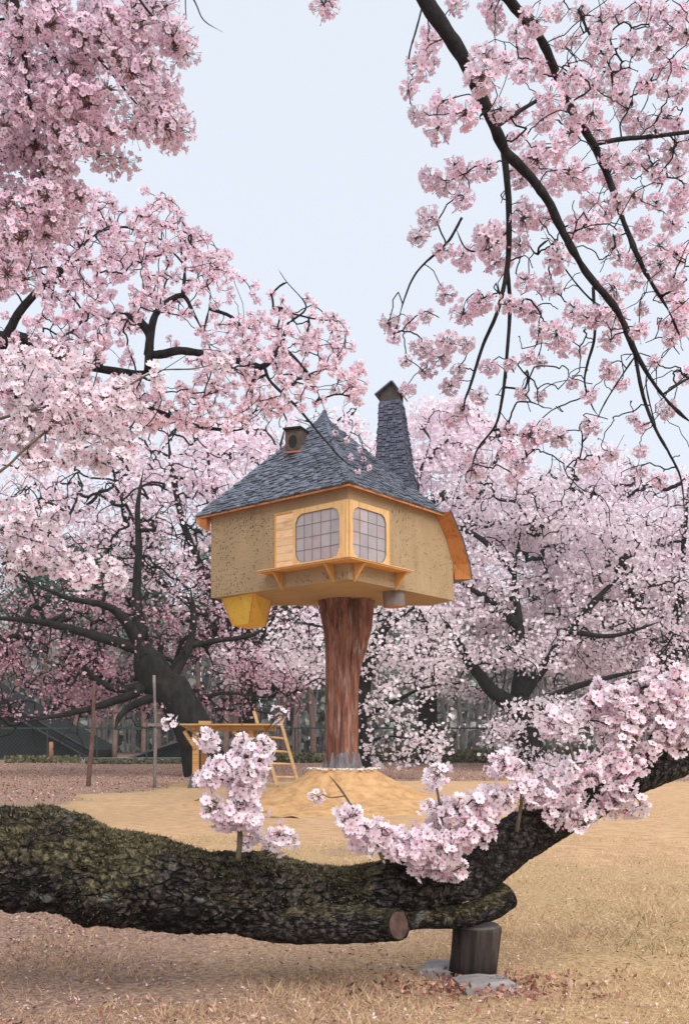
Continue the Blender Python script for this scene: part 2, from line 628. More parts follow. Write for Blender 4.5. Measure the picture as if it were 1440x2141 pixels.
def ell(specs, D, seed, dd=0.35):
    """random points filling ellipses (px, py, rx, ry, n) at about D metres"""
    rng = np.random.default_rng(seed)
    out = []
    for (cx, cy, rx, ry, n) in specs:
        a = rng.uniform(0, 6.283, n); q = np.sqrt(rng.uniform(0, 1, n)) * np.where(rng.uniform(0, 1, n) < 0.16, 1.35, 0.97)
        for k in range(n):
            d = D + rng.uniform(-dd, dd)
            out.append(W(cx + rx * q[k] * math.cos(a[k]), cy + ry * q[k] * math.sin(a[k]), d))
    return np.array(out)

def rough(amp, sc, seed):
    return lambda V, D: (fbm(V, sc, seed, 3) - 0.5) * 2 * amp

# =================================================================== THE SETTING
def ground_zone(x, y):
    """0 leaf litter .. 0.5 dry straw .. 1 bare tan sand"""
    P = np.stack([x, y, 0 * x], -1)
    w = (fbm(P, 0.35, 5, 4) - 0.5)
    w2 = (fbm(P, 1.6, 9, 3) - 0.5)
    # sand round the mound
    left = -5.1 + 0.12 * np.maximum(y - 20, 0)
    e = np.minimum.reduce([(x - left) * 0.9, (27.5 - y) * 0.45, (y - 10.0) * 0.09, 14 - x * 0.8])
    sand = np.clip(0.5 + (e + w * 2.2 + w2 * 0.8) * 1.1, 0, 1)
    straw = np.clip(0.60 + 0.24 * (x + 0.1) + w * 0.9 - 0.22 * np.maximum(0, 4.7 - y), 0, 1)
    straw = np.where(y > 26, straw * np.clip(1 - (y - 26) / 5, 0, 1), straw)
    straw = np.where(x < -4, straw * np.clip(1 + (x + 4) / 2.5, 0.1, 1), straw)
    return np.maximum(sand, np.clip(straw, 0, 1) * 0.5)

def build_ground():
    ys = np.concatenate([np.linspace(-8, 2.5, 24), np.linspace(2.6, 12, 130), np.linspace(12.1, 34, 150), np.linspace(34.5, 70, 60), np.linspace(75, 500, 40)])
    u = np.linspace(-1, 1, 240)
    xs = np.sign(u) * (np.abs(u) * 7 + (np.abs(u) ** 4) * 22 + (np.abs(u) ** 16) * 380)
    X, Y = np.meshgrid(xs, ys)
    P = np.stack([X, Y, 0 * X], -1)
    near = np.clip(1 - (np.abs(Y) - 40) / 30, 0, 1)
    Z = ((fbm(P, 0.5, 2, 3) - 0.5) * 0.10 + (fbm(P, 3.0, 3, 3) - 0.5) * 0.035) * near
    Z = Z - 0.02
    V = np.stack([X, Y, Z], -1)
    ny, nx = X.shape
    i, j = np.meshgrid(np.arange(ny - 1), np.arange(nx - 1), indexing='ij')
    q = np.stack([i * nx + j, i * nx + j + 1, (i + 1) * nx + j + 1, (i + 1) * nx + j], -1).reshape(-1, 4)
    t = NT('ground_dry_straw_and_sand', 0.95, 0.1)
    z = t.attr()
    n1, n2, n3 = t.noise(2.2, 6, 0.7), t.noise(38, 4, 0.7), t.noise(0.8, 5, 0.65)
    stretch = t.noise(9, 5, 0.7, t.co((0.5, 1.6, 1)))
    litter = t.ramp(n2, [(0.30, (0.10, 0.062, 0.052)), (0.52, (0.315, 0.205, 0.155)), (0.70, (0.54, 0.365, 0.285))])
    green = t.ramp(n1, [(0.60, 0.0), (0.72, 1.0)])
    litter = t.mix(t.math('MULTIPLY', green, 0.45), litter, (0.10, 0.12, 0.045))
    straw = t.ramp(n2, [(0.28, (0.20, 0.12, 0.062)), (0.5, (0.47, 0.315, 0.165)), (0.74, (0.66, 0.48, 0.28))])
    sand = t.ramp(stretch, [(0.36, (0.34, 0.19, 0.09)), (0.5, (0.53, 0.32, 0.165)), (0.64, (0.63, 0.415, 0.24))])
    sand = t.mix(t.math('MULTIPLY', n3, 0.5), sand, (0.58, 0.41, 0.27))
    zz = t.math('ADD', z, t.math('MULTIPLY', t.math('SUBTRACT', n1, 0.5), 0.35))
    a = t.mix(t.ramp(zz, [(0.12, 0.0), (0.44, 1.0)]), litter, straw)
    c = t.mix(t.ramp(zz, [(0.60, 0.0), (0.85, 1.0)]), a, sand)
    t.color(c)
    t.bump(t.math('ADD', n2, stretch), 0.6, 0.03)
    mb = MB().add(V, q, 0, ground_zone(X, Y).ravel())
    o = mb.build('ground', t.m, None, True)
    tag(o, 'dry straw ground with leaf litter and tan sand', None, None, 'structure')
    return t.m
GROUND = build_ground()

def build_mound():
    cx, cy, top = 0.0, 19.3, 0.64
    rr = np.concatenate([np.linspace(0.02, 1.0, 18), np.linspace(1.06, 3.2, 34)])
    a = np.arange(120) / 120 * 2 * math.pi
    Rr, A = np.meshgrid(rr, a, indexing='ij')
    X, Y = cx + Rr * np.cos(A), cy + Rr * np.sin(A)
    P = np.stack([X, Y, 0 * X], -1)
    q = np.interp(Rr, [0, 0.52, 0.68, 1.0, 1.4, 1.8, 2.4, 3.2], [1.0, 1.0, 0.92, 0.60, 0.30, 0.14, 0.04, -0.10])
    Z = top * q + (fbm(P, 2.4, 21, 5) - 0.5) * 0.16 * np.clip(Rr / 0.8, 0, 1) + (fbm(P, 9, 27, 3) - 0.5) * 0.06
    V = np.stack([X, Y, Z], -1)
    n, k = X.shape
    i, j = np.meshgrid(np.arange(n - 1), np.arange(k), indexing='ij')
    qd = np.stack([i * k + j, (i + 1) * k + j, (i + 1) * k + (j + 1) % k, i * k + (j + 1) % k], -1).reshape(-1, 4)
    t = NT('mound_tan_earth', 0.95, 0.1)
    n1, n2 = t.noise(5, 6, 0.7), t.noise(30, 4, 0.7)
    c = t.ramp(n1, [(0.3, (0.38, 0.205, 0.095)), (0.52, (0.58, 0.345, 0.165)), (0.75, (0.67, 0.43, 0.225))])
    c = t.mix(t.ramp(n2, [(0.66, 0.0), (0.74, 0.5)]), c, (0.18, 0.10, 0.05))
    t.color(c).bump(t.math('ADD', n1, n2), 0.6, 0.04)
    o = MB().add(V, qd).build('sand_mound', t.m, None, True)
    tag(o, 'low tan earth mound at the foot of the tea house trunk', None, None, 'structure')
build_mound()

hz = bpy.data.materials.new('mist')
hz.use_nodes = True
hz.node_tree.nodes.clear()
_o = hz.node_tree.nodes.new('ShaderNodeOutputMaterial')
_v = hz.node_tree.nodes.new('ShaderNodeVolumePrincipled')
_v.inputs['Color'].default_value = (0.93, 0.95, 0.97, 1)
_v.inputs['Density'].default_value = 0.0007
hz.node_tree.links.new(_v.outputs[0], _o.inputs['Volume'])
hb = MB().box((0, 200, 9.5), (960, 720, 22)).build('haze', hz)
tag(hb, 'thin pale spring mist over the lawn and wood', None, None, 'stuff')

# =================================================================== THE TEA HOUSE
ZB = 3.82
N = np.array([0.06, 16.8]); Lc = np.array([-2.477, 19.12]); Rc = np.array([2.06, 19.46])
BRc = np.array([1.69, 20.25]); BLc = np.array([-1.5, 20.25])
ul = (Lc - N) / np.linalg.norm(Lc - N); ur = (Rc - N) / np.linalg.norm(Rc - N)
nl = np.array([ul[1], -ul[0]]); nl = nl if nl[1] < 0 else -nl
nr = np.array([ur[1], -ur[0]]); nr = nr if nr[1] < 0 else -nr
lenL, lenR = np.linalg.norm(Lc - N), np.linalg.norm(Rc - N)
def PL(u, z, o=0.0): p = N + ul * u + nl * o; return np.array([p[0], p[1], z])
def PR(u, z, o=0.0): p = N + ur * u + nr * o; return np.array([p[0], p[1], z])

house = thing('tea_house', (0.0, 19.3, 0.6), 'small tan mud walled tea house with slate roof perched on a tree trunk', 'tree house')

t = NT('mud_plaster_tan', 0.92, 0.15)
n1, n2, n3 = t.noise(1.3, 5, 0.6), t.noise(26, 5, 0.7), t.noise(110, 3, 0.6)
c = t.ramp(n1, [(0.3, (0.37, 0.26, 0.15)), (0.7, (0.46, 0.33, 0.19))])
c = t.mix(t.ramp(n2, [(0.30, 0.7), (0.42, 0.0)]), c, (0.24, 0.155, 0.08))
c = t.mix(t.ramp(n3, [(0.62, 0.0), (0.75, 0.5)]), c, (0.54, 0.40, 0.23))
stn = t.noise(1.2, 5, 0.65, t.co((5, 5, 0.8)))
c = t.mix(t.ramp(stn, [(0.52, 0.0), (0.72, 0.35)]), c, (0.27, 0.185, 0.105))
t.color(c).bump(t.math('ADD', n2, n3), 0.7, 0.02)
M['mud'] = t.m
M['cedar'] = wood('cedar_honey_boards', (0.60, 0.31, 0.09), (0.42, 0.19, 0.05), (14, 14, 1.2))
M['cedar_red'] = wood('cedar_orange_soffit', (0.50, 0.19, 0.05), (0.30, 0.10, 0.028), (12, 12, 2))
M['pale_wood'] = wood('pale_cedar_panel', (0.74, 0.50, 0.29), (0.60, 0.33, 0.17), (1.5, 1.5, 9))
M['frame'] = wood('window_frame_light_wood', (0.70, 0.44, 0.19), (0.57, 0.31, 0.11), (10, 10, 2))
M['straw'] = plain('straw_fleck_dark', (0.075, 0.05, 0.028), 0.9, 0.4, 30)

LV = [(ZB, 0, 0), (4.50, 0.005, 0.0), (4.95, 0.085, 0.05), (5.36, 0.205, 0.15)]     # the back right corner leans in as it rises
def ring(k):
    z, a, b = LV[k]
    r = Rc - ur * lenR * a
    br = BRc + (N - BRc) * a * 0.7
    return np.array([[*N, z], [*r, z], [*br, z], [*BLc, z], [*Lc, z]])
mb = MB()
rings = [ring(k) for k in range(4)]
for k in range(3):
    for i in range(5):
        j = (i + 1) % 5
        mb.add([rings[k][i], rings[k][j], rings[k + 1][j], rings[k + 1][i]], [[0, 1, 2, 3]])
mb.build('wall', M['mud'], house)
ug = (np.array([0.0, 19.3]))
mb = MB()          # the underside sags a little round the trunk
G = 14
bot = rings[0].copy()
ctr = np.array([0.0, 19.2, ZB - 0.03])
for i in range(5):
    j = (i + 1) % 5
    mb.add([bot[i], bot[j], ctr], [[0, 2, 1]])
mb.build('floor', M['mud'], house)

# straw flecks trodden into the plaster
def fleck_cloud(n, fn, nrm, up, seed, dens):
    rng = np.random.default_rng(seed)
    mb2 = MB(); pos = []; ang = []
    while len(pos) < n:
        u, z = rng.uniform(0, 1, 2)
        p = fn(u, z)
        if p is None or fbm(p[None], 2.2, 31, 3)[0] < rng.uniform(0.25, dens):
            continue
        pos.append(p); ang.append(rng.normal(0.25, 0.9))
    pos = np.array(pos); ang = np.array(ang)
    x = np.array([up[1], -up[0], 0]) if abs(nrm[2]) < 0.5 else np.array([1.0, 0, 0])
    x = norm(x); y = np.cross(nrm, x)
    Mx = np.stack([np.outer(np.cos(ang), x) + np.outer(np.sin(ang), y), np.outer(-np.sin(ang), x) + np.outer(np.cos(ang), y), np.tile(nrm, (n, 1))], 2)
    TV = np.array([(-1, -0.2, 0), (0, -0.32, 0.25), (1, -0.1, 0), (0.8, 0.25, 0), (0, 0.3, 0.3), (-0.9, 0.2, 0)], float)
    TF = np.array([(0, 1, 4, 5), (1, 2, 3, 4)])
    sc = rng.uniform(0.008, 0.025, n) * rng.uniform(0.7, 1.2, n)
    scale = np.stack([sc, np.minimum(sc * 0.8, 0.018), np.full(n, 0.008)], -1)
    mb2.scatter(TV, TF, Mx, pos + nrm * 0.002, scale)
    return mb2
def fl(u, z):
    uu, zz = u * lenL, ZB + 0.02 + z * 1.45
    return None if (uu < 1.75 and zz > 3.98) else PL(uu, zz)
def fr(u, z):
    uu, zz = u * lenR, ZB + 0.02 + z * 1.45
    if (uu < 1.25 and zz > 3.98) or uu > lenR * (1 - np.interp(zz, [l[0] for l in LV], [l[1] for l in LV])) - 0.02:
        return None
    return PR(uu, zz)
for fn, n_, nn, s_, dn in ((fl, 560, nl, 5, 0.72), (fr, 300, nr, 6, 0.8)):
    o = fleck_cloud(n_, fn, np.array([*nn, 0.0]), nn, s_, dn).build('straw_flecks', M['straw'], house)
    o['kind'] = 'stuff'

# --- windows
t = NT('mauve_film_painted_reflection', 0.07, 0.9)
nn = t.noise(2.2, 4, 0.6)
pc = t.ramp(nn, [(0.3, (0.29, 0.245, 0.25)), (0.55, (0.37, 0.315, 0.32)), (0.72, (0.38, 0.235, 0.215))])  # reddish stop paints a warm reflection into the mauve film
t.color(t.hsv(pc, None, None, t.span(t.rnd(), 0.88, 1.1)))
t.bump(t.noise(3, 2), 0.05, 0.02)
M['pane'] = t.m
M['lead'] = plain('muntin_dark_grey', (0.17, 0.16, 0.155), 0.6, 0.2)

def chamfer_rect(u0, u1, z0, z1, c):
    """clipped-corner outline, each corner a shallow curve"""
    out = []
    for (cu, cz, s1, s2, order) in ((u0, z0, 1, 1, 0), (u1, z0, -1, 1, 1), (u1, z1, -1, -1, 0), (u0, z1, 1, -1, 1)):
        p = [(cu, cz + s2 * c), (cu + s1 * c * 0.34, cz + s2 * c * 0.34), (cu + s1 * c, cz)]
        out += p if order == 0 else p[::-1]
    return out
def clip_poly(poly, ax, val, keep_less):
    out = []
    for i in range(len(poly)):
        a, b = poly[i], poly[(i + 1) % len(poly)]
        ia = (a[ax] <= val) == keep_less; ib = (b[ax] <= val) == keep_less
        if ia: out.append(a)
        if ia != ib:
            k = (val - a[ax]) / (b[ax] - a[ax])
            out.append((a[0] + k * (b[0] - a[0]), a[1] + k * (b[1] - a[1])))
    return out

def window(PF, frame_u, frame_z, glass_u, glass_z, us, zs, c, nrm):
    n3 = np.array([*nrm, 0.0])
    w = MB()
    outer = [(frame_u[0], frame_z[0]), (frame_u[1], frame_z[0]), (frame_u[1], frame_z[1]), (frame_u[0], frame_z[1])]
    inner = chamfer_rect(*glass_u, *glass_z, c)
    # frame: four fans between the outer corners and the clipped inner outline
    front, back = 0.034, 0.002
    V = [PF(u, z, front) for u, z in outer] + [PF(u, z, front) for u, z in inner] + [PF(u, z, back) for u, z in outer] + [PF(u, z, 0.004) for u, z in inner]
    T, Q = [], []
    for k in range(4):
        i0 = 4 + k * 3
        T += [(k, i0 + 1, i0), (k, i0 + 2, i0 + 1)]
        Q.append((k, (k + 1) % 4, 4 + ((k + 1) % 4) * 3, i0 + 2))
        Q.append((k, 16 + k, 16 + (k + 1) % 4, (k + 1) % 4))
    for k in range(12):
        Q.append((4 + k, 4 + (k + 1) % 12, 20 + (k + 1) % 12, 20 + k))
    w.add(V, Q); w.f.append((np.array(T) + w.n - len(V), 0))
    win = w.build('window', M['frame'], house)
    ue = [glass_u[0]] + us + [glass_u[1]]; ze = [glass_z[0]] + zs + [glass_z[1]]
    for a in range(len(ue) - 1):
        for b in range(len(ze) - 1):
            p = inner
            for ax, val, less in ((0, ue[a] + 0.004, False), (0, ue[a + 1] - 0.004, True), (1, ze[b] + 0.004, False), (1, ze[b + 1] - 0.004, True)):
                p = clip_poly(p, ax, val, less) if p else p
            if len(p) >= 3:
                MB().prism([PF(u, z, 0.006) for u, z in p], n3 * 0.006).build('pane', M['pane'], win)
    for u in us:
        MB().bar(PF(u, glass_z[0], 0.014), PF(u, glass_z[1], 0.014), 0.008, 0.010, 0, n3).build('muntin', M['lead'], win)
    for z in zs:
        MB().bar(PF(glass_u[0], z, 0.013), PF(glass_u[1], z, 0.013), 0.007, 0.010, 0, n3).build('muntin', M['lead'], win)
    rim = MB()
    for k in range(12):
        a, b = inner[k], inner[(k + 1) % 12]
        rim.bar(PF(*a, 0.02), PF(*b, 0.02), 0.014, 0.02, 0, n3)
    rim.build('pane_rim', M['lead'], win)
    return win
ZF0, ZF1 = 4.135, 5.12
window(PL, (0.0, 1.245), (ZF0, ZF1), (0.165, 1.19), (4.20, 5.03), [0.38, 0.60, 0.80, 0.99], [4.41, 4.62, 4.83], 0.15, nl)
window(PR, (0.012, 1.13), (ZF0, ZF1), (0.085, 1.045), (4.20, 5.03), [0.30, 0.54, 0.79], [4.41, 4.62, 4.83], 0.14, nr)
# pale board panel and outer casing beside the larger window
panel = MB().prism([PL(u, z, 0.002) for u, z in ((1.25, ZF0), (1.25, ZF1 - 0.035), (1.66, ZF1 - 0.035), (1.66, ZF0))], np.array([*nl, 0]) * 0.02).build('shutter', M['pale_wood'], house)
for k in range(7):
    z0 = ZF0 + k * (ZF1 - 0.035 - ZF0) / 7
    z1 = ZF0 + (k + 1) * (ZF1 - 0.035 - ZF0) / 7
    MB().prism([PL(u, z, 0.023) for u, z in ((1.25, z0 + 0.003), (1.25, z1 - 0.003), (1.66, z1 - 0.003), (1.66, z0 + 0.003))], np.array([*nl, 0]) * (0.006 + 0.002 * (k % 2))).build('board', M['pale_wood'], panel)
MB().bar(PL(1.675, ZF0, 0.02), PL(1.675, ZF1, 0.02), 0.03, 0.045, 0, (*nl, 0)).bar(PL(1.25, ZF1 - 0.017, 0.02), PL(1.69, ZF1 - 0.017, 0.02), 0.034, 0.04, 0, (*nl, 0)).build('casing', M['cedar'], house)
MB().bar(PR(1.145, ZF0, 0.015), PR(1.145, ZF1, 0.015), 0.03, 0.04, 0, (*nr, 0)).build('casing', M['cedar'], house)

# --- sill shelf with brackets
zs_ = 4.115
tipc = N + (nl + nr) / (1 + nl @ nr) * 0.27
def S3(p, z): return np.array([p[0], p[1], z])
UL, UR = 1.93, 1.50
polyL = [S3(N, zs_), S3(tipc, zs_), PL(UL - 0.06, zs_, 0.27), PL(UL, zs_, 0.0)]
polyR = [S3(N, zs_), PR(UR + 0.08, zs_, 0.0), PR(UR, zs_, 0.27), S3(tipc, zs_)]
sill = MB().prism(polyL[::-1], (0, 0, -0.028)).build('sill', M['cedar'], house)
MB().prism(polyR[::-1], (0, 0, -0.028)).build('sill_board', M['cedar'], sill)
MB().bar(S3(tipc, zs_ + 0.004), PL(UL - 0.06, zs_ + 0.004, 0.27), 0.03, 0.012).bar(S3(tipc, zs_ + 0.004), PR(UR, zs_ + 0.004, 0.27), 0.03, 0.012).build('sill_edge', M['pale_wood'], sill)
for PF, u, nn_ in ((PL, 1.52, nl), (PL, 0.30, nl), (PR, 0.14, nr), (PR, 1.36, nr)):
    uu = ul if PF is PL else ur
    pts = [PF(u, zs_ - 0.03, 0.245), PF(u, zs_ - 0.03, 0.003), PF(u, zs_ - 0.32, 0.003), PF(u, zs_ - 0.10, 0.17)]
    MB().prism(pts, np.array([*uu, 0]) * 0.05).build('bracket', M['cedar'], sill)

# --- roof
APEX = W(676, 873, 19.0)
ov = 0.13
tipr = N + (nl + nr) / (1 + nl @ nr) * ov
EZ = 5.34
eN = np.array([*tipr, EZ])
eL = np.array([*(Lc + ul * 0.28 + nl * ov), EZ])
R2 = Rc - ur * lenR * LV[3][1]
eR = np.array([*(R2 + ur * 0.10 + nr * ov), EZ])
BR2 = BRc + (N - BRc) * LV[3][1] * 0.7
eBR = np.array([BR2[0] + 0.15, BR2[1] + 0.25, EZ])
eBL = np.array([BLc[0] - 0.15, BLc[1] + 0.2, EZ])
t = NT('slate_shingle_blue_grey', 0.52, 0.5)
n1, n2 = t.noise(7, 5, 0.65), t.noise(60, 3, 0.6)
base = t.mix(t.attr(), (0.045, 0.05, 0.066), (0.14, 0.155, 0.20))
base = t.hsv(base, None, None, t.span(t.rnd(), 0.45, 1.6))
base = t.mix(t.ramp(n1, [(0.55, 0.0), (0.75, 0.5)]), base, (0.11, 0.12, 0.105))
t.color(base).bump(n2, 0.4, 0.006)
M['slate'] = t.m
t = NT('chimney_shingle_blue', 0.5, 0.5)
base = t.mix(t.attr(), (0.032, 0.033, 0.058), (0.095, 0.098, 0.155))
t.color(t.hsv(base, None, None, t.span(t.rnd(), 0.65, 1.3))).bump(t.noise(60, 3), 0.4, 0.006)
M['slate_blue'] = t.m

mb = MB()
E = [eN, eR, eBR, eBL, eL]
for i in range(5):
    a, b = E[i], E[(i + 1) % 5]
    mb.add([a, b, APEX], [[0, 1, 2]])
dz = np.array([0, 0, -0.02])
roof = mb.build('roof', M['slate'], house)
mb = MB()        # boarded soffit just under the slates
ins = [np.array([*(N + (p[:2] - N) * 0.2), EZ]) for p in E]
for i in range(5):
    a, b = E[i] + dz, E[(i + 1) % 5] + dz
    c2 = np.array([0, 19, EZ + 0.25])
    mb.add([a, b, c2], [[0, 2, 1]])
mb.build('soffit', M['cedar_red'], roof)
fa = MB()
for a, b in ((eN, eL), (eN, eR)):
    fa.bar(a + [0, 0, -0.028], b + [0, 0, -0.028], 0.022, 0.032)
fa.build('fascia', M['cedar_red'], roof)

SH_V = np.array([(x, y, z) for z in (0, 1) for y in (0, 1) for x in (-0.5, 0.5)], float)
SH_V[4:6, 2] = 1.0; SH_V[6:8, 2] = 0.35; SH_V[0:2, 2] = 0.0
SH_V[[0, 4], 0] *= 0.94; SH_V[[1, 5], 0] *= 0.9
SH_F = np.array([[0, 1, 5, 4], [4, 5, 7, 6], [0, 4, 6, 2], [1, 3, 7, 5], [0, 2, 3, 1]])
def shingle_rows(a, b, top, rows, width, rng, tilt=0.10):
    """shingle frames for a triangular or tapering slope; a,b: eave ends, top: (left end, right end) at the ridge"""
    out = []
    ta, tb = top
    slope = ((ta + tb) / 2 - (a + b) / 2)
    nrm = norm(np.cross(b - a, slope)); 
    nrm = nrm if nrm[2] > 0 or nrm[1] < 0 else -nrm
    for k in range(rows):
        s = k / rows
        p, q = a + (ta - a) * s, b + (tb - b) * s
        L = np.linalg.norm(q - p)
        n = max(1, int(round(L / width)))
        ed = np.linspace(0, 1, n + 1)
        ed[1:-1] += rng.uniform(-0.22, 0.22, n - 1) / n
        for i in range(n):
            m = (ed[i] + ed[i + 1]) / 2
            w = (ed[i + 1] - ed[i]) * L * 0.97
            pos = p + (q - p) * m
            up = (ta + (tb - ta) * m) - (a + (b - a) * m)
            ln = np.linalg.norm(up) / rows * rng.uniform(1.35, 1.6)
            y = norm(up); x = norm(q - p)
            y = norm(y - x * (x @ y)); z = np.cross(x, y)
            if z @ nrm < 0: x, z = -x, -z
            y2 = norm(y * math.cos(tilt * 0.2) - z * math.sin(tilt * 0.2))
            r_ = rng.normal(0, 0.05)
            x2 = x * math.cos(r_) + y * math.sin(r_); y3 = -x * math.sin(r_) + y * math.cos(r_)
            pos = pos + z * rng.uniform(0.0, 0.012) - y * rng.uniform(0, 0.03)
            out.append((np.stack([x2, y3, z], 1), pos, np.array([w, ln, rng.uniform(0.022, 0.040)])))
    return out

def lay_shingles(parent, items, mat, limit, seed):
    rng = np.random.default_rng(seed)
    base = wpos(parent)
    me = MB().add(SH_V, SH_F).mesh('shingle', mat)
    items = sorted(items, key=lambda it: -(it[2][0] * it[2][1]) / it[1][1] ** 2)
    for (m3, p, s) in items[:limit]:
        o = bpy.data.objects.new('shingle', me)
        COL.objects.link(o); o.parent = parent
        o.rotation_euler = Matrix([list(r) + [0] for r in m3] + [[0, 0, 0, 1]]).to_euler()
        o.location = p - base
        o.scale = s
    rest = items[limit:]
    if rest:
        mb = MB().scatter(SH_V, SH_F, np.array([i[0] for i in rest]), np.array([i[1] for i in rest]), np.array([i[2] for i in rest]), 0, rng.uniform(0, 1, len(rest)))
        o = mb.build('shingles', mat, parent); o['kind'] = 'stuff'
rg = np.random.default_rng(4)
ap = APEX + np.array([0, 0, -0.03])
items = shingle_rows(eL, eN, (ap + [-0.06, 0.03, 0], ap + [0.0, -0.05, 0]), 32, 0.125, rg)
items += shingle_rows(eN, eR, (ap + [0.0, -0.05, 0], ap + [0.06, 0.03, 0]), 32, 0.115, rg)
for k in range(26):           # hip caps
    p = eN + (ap - eN) * (k / 26)
    y = norm(ap - eN); x = norm(np.cross(y, [0, 0, 1.0])); z = np.cross(x, y)
    items.append((np.stack([x, y, z], 1), p + z * 0.012, np.array([0.13 * (1 - 0.4 * k / 26), 0.15, 0.035])))
lay_shingles(roof, items, M['slate'], 300, 8)
# ridge lump and spike at the peak
cap_ = MB()
hp = [APEX + [0, 0, -0.32], APEX + [0, 0, -0.16], APEX + [0, 0, -0.02], APEX + [0.005, 0, 0.06], APEX + [0.01, 0, 0.13]]
cap_.tube(np.array(hp), [0.30, 0.20, 0.11, 0.055, 0.03], 9, disp=rough(0.03, 9, 3))
cap_.build('roof_peak', M['slate_blue'], roof)

# --- steep side roof that folds down over the leaning end wall, orange boards under its overhang
curve = []
for k in (3, 2, 1):
    z, a, b = LV[k]
    curve.append((Rc - ur * lenR * a, BRc + (N - BRc) * a * 0.7, z))
e3 = 4.22
curve.append((Rc + ur * 0.03, BRc + np.array([0.05, 0.02]), e3))
sk_o, sk_i = MB(), MB()
outs = [0.10, 0.11, 0.12, 0.16]
front_in, front_out, back_in, back_out = [], [], [], []
for (r_, br_, z), o_ in zip(curve, outs):
    side = norm(np.array([br_[0] - r_[0], br_[1] - r_[1]]))
    fo = r_ + nr * 0.27
    outv = ur * o_
    front_in.append(np.array([*(r_ + nr * 0.004 + ur * 0.004), z])); front_out.append(np.array([*(fo + outv), z]))
    back_out.append(np.array([*(br_ + outv * 1.2), z]))
front_out[0][2] = EZ + 0.02
for k in range(3):
    a, b = front_out[k], front_out[k + 1]
    # inner boarding from the wall edge out to the lip
    sk_i.add([front_in[k], front_in[k + 1], b, a], [[0, 1, 2, 3]])
    sk_o.add([a + [0.03, 0.0, 0.02], b + [0.03, 0, 0.0], back_out[k + 1] + [0.03, 0, 0], back_out[k] + [0.03, 0, 0.02]], [[0, 1, 2, 3]])
    sk_o.add([a, b, b + [0.03, 0, 0], a + [0.03, 0, 0.02]], [[0, 1, 2, 3]])
sk_o.add([front_out[3], front_in[3], np.array([*curve[3][1], e3]), back_out[3]], [[0, 1, 2, 3]])
side_roof = sk_o.build('side_roof', M['slate'], house)
sk_i.build('soffit', M['cedar_red'], side_roof)
# the stub of the same overhang at the far end of the longer wall
p0 = np.array([*Lc, EZ - 0.03])
stub = MB()
pl_ = [p0 + [0, 0, 0], p0 + np.array([*(ul * 0.24 + nl * 0.05), 0]), p0 + np.array([*(ul * 0.20 + nl * 0.05), -0.13]), p0 + np.array([*(ul * 0.03), -0.24])]
stub.prism(pl_, np.array([*(nl * 0.10), 0]))
stub.build('eave_end', M['cedar_red'], roof)

# --- chimney
def ray_plane(px, py, P0, n_):
    d = norm(W(px, py, 1.0) - np.array([0, 0, EYE]))
    o = np.array([0, 0, EYE])
    return o + d * ((P0 - o) @ n_) / (d @ n_)
nR = norm(np.cross(eR - eN, APEX - eN)); nR = nR if nR[2] > 0 else -nR
cb = ray_plane(829, 995, eN, nR)
Dc = cb[1]
ct = W(820, 838, Dc + 0.05)
zt = ct[2]; zb0 = cb[2] - 0.55
ca = R(-16)
cx_, cy_ = np.array([math.cos(ca), math.sin(ca), 0]), np.array([-math.sin(ca), math.cos(ca), 0])
def chim(z, sx, sy):
    k = (z - zb0) / (zt - zb0)
    wv = np.interp(k, [0, 0.2, 1], [0.36, 0.29, 0.178])
    xc = np.interp(k, [0.2, 1], [W(831, 1000, Dc)[0], ct[0]])
    return np.array([xc, Dc + 0.22, z]) + cx_ * sx * wv + cy_ * sy * wv * 0.85
mb = MB()
cor = ((-1, -1), (1, -1), (1, 1), (-1, 1))
lo_, hi_ = [chim(zb0, *c_) for c_ in cor], [chim(zt, *c_) for c_ in cor]
for i in range(4):
    j = (i + 1) % 4
    mb.add([lo_[i], lo_[j], hi_[j], hi_[i]], [[0, 1, 2, 3]])
mb.add(hi_, [[0, 1, 2, 3]])
chimney = mb.build('chimney', M['slate_blue'], house)
items = []
for i in range(4):
    j = (i + 1) % 4
    items += shingle_rows(lo_[i], lo_[j], (hi_[i], hi_[j]), 40, 0.078, rg)
vis = [it for it in items if it[1][1] < Dc + 0.25]
lay_shingles(chimney, items, M['slate_blue'], 250, 9)
M['copper'] = plain('copper_brown_neck', (0.055, 0.04, 0.038), 0.5, 0.4, 14)
M['metal'] = plain('cap_grey_metal', (0.085, 0.095, 0.125), 0.4, 0.25, 10, spec=0.5)
M['lid_and_mouth_shade'] = plain('vent_lid_black_mouth_shade', (0.015, 0.014, 0.014), 0.9, 0.3)  # black of the vent lid, also painted shade for the vent mouth
nk = MB()
c0 = np.array([ct[0], Dc + 0.22, zt + 0.085])
nk.box(c0, (0.36, 0.31, 0.17), np.array([cx_, cy_, [0, 0, 1]]), 0)
neck = nk.build('chimney_neck', M['copper'], chimney)
gb = MB()      # open gable under the cap
g0 = c0 + [0, 0, 0.085]
gb.prism([g0 + cx_ * -0.18 - cy_ * 0.15, g0 + cx_ * 0.18 - cy_ * 0.15, g0 + cx_ * 0.02 - cy_ * 0.15 + [0, 0, 0.15]], cy_ * 0.30)
gb.build('cap_gable', M['copper'], chimney)
cp = MB()
rdg = g0 + cx_ * 0.05 + [0, 0, 0.175]
el, er = g0 + cx_ * -0.27 + [0, 0, -0.055], g0 + cx_ * 0.235 + [0, 0, -0.08]
for e_ in (el, er):
    n_ = norm(np.cross(cy_, rdg - e_)); n_ = n_ if n_[2] > 0 else -n_
    cp.prism([e_ - cy_ * 0.24, rdg - cy_ * 0.24, rdg + cy_ * 0.24, e_ + cy_ * 0.24], n_ * 0.022)
cp.build('chimney_cap', M['metal'], chimney)

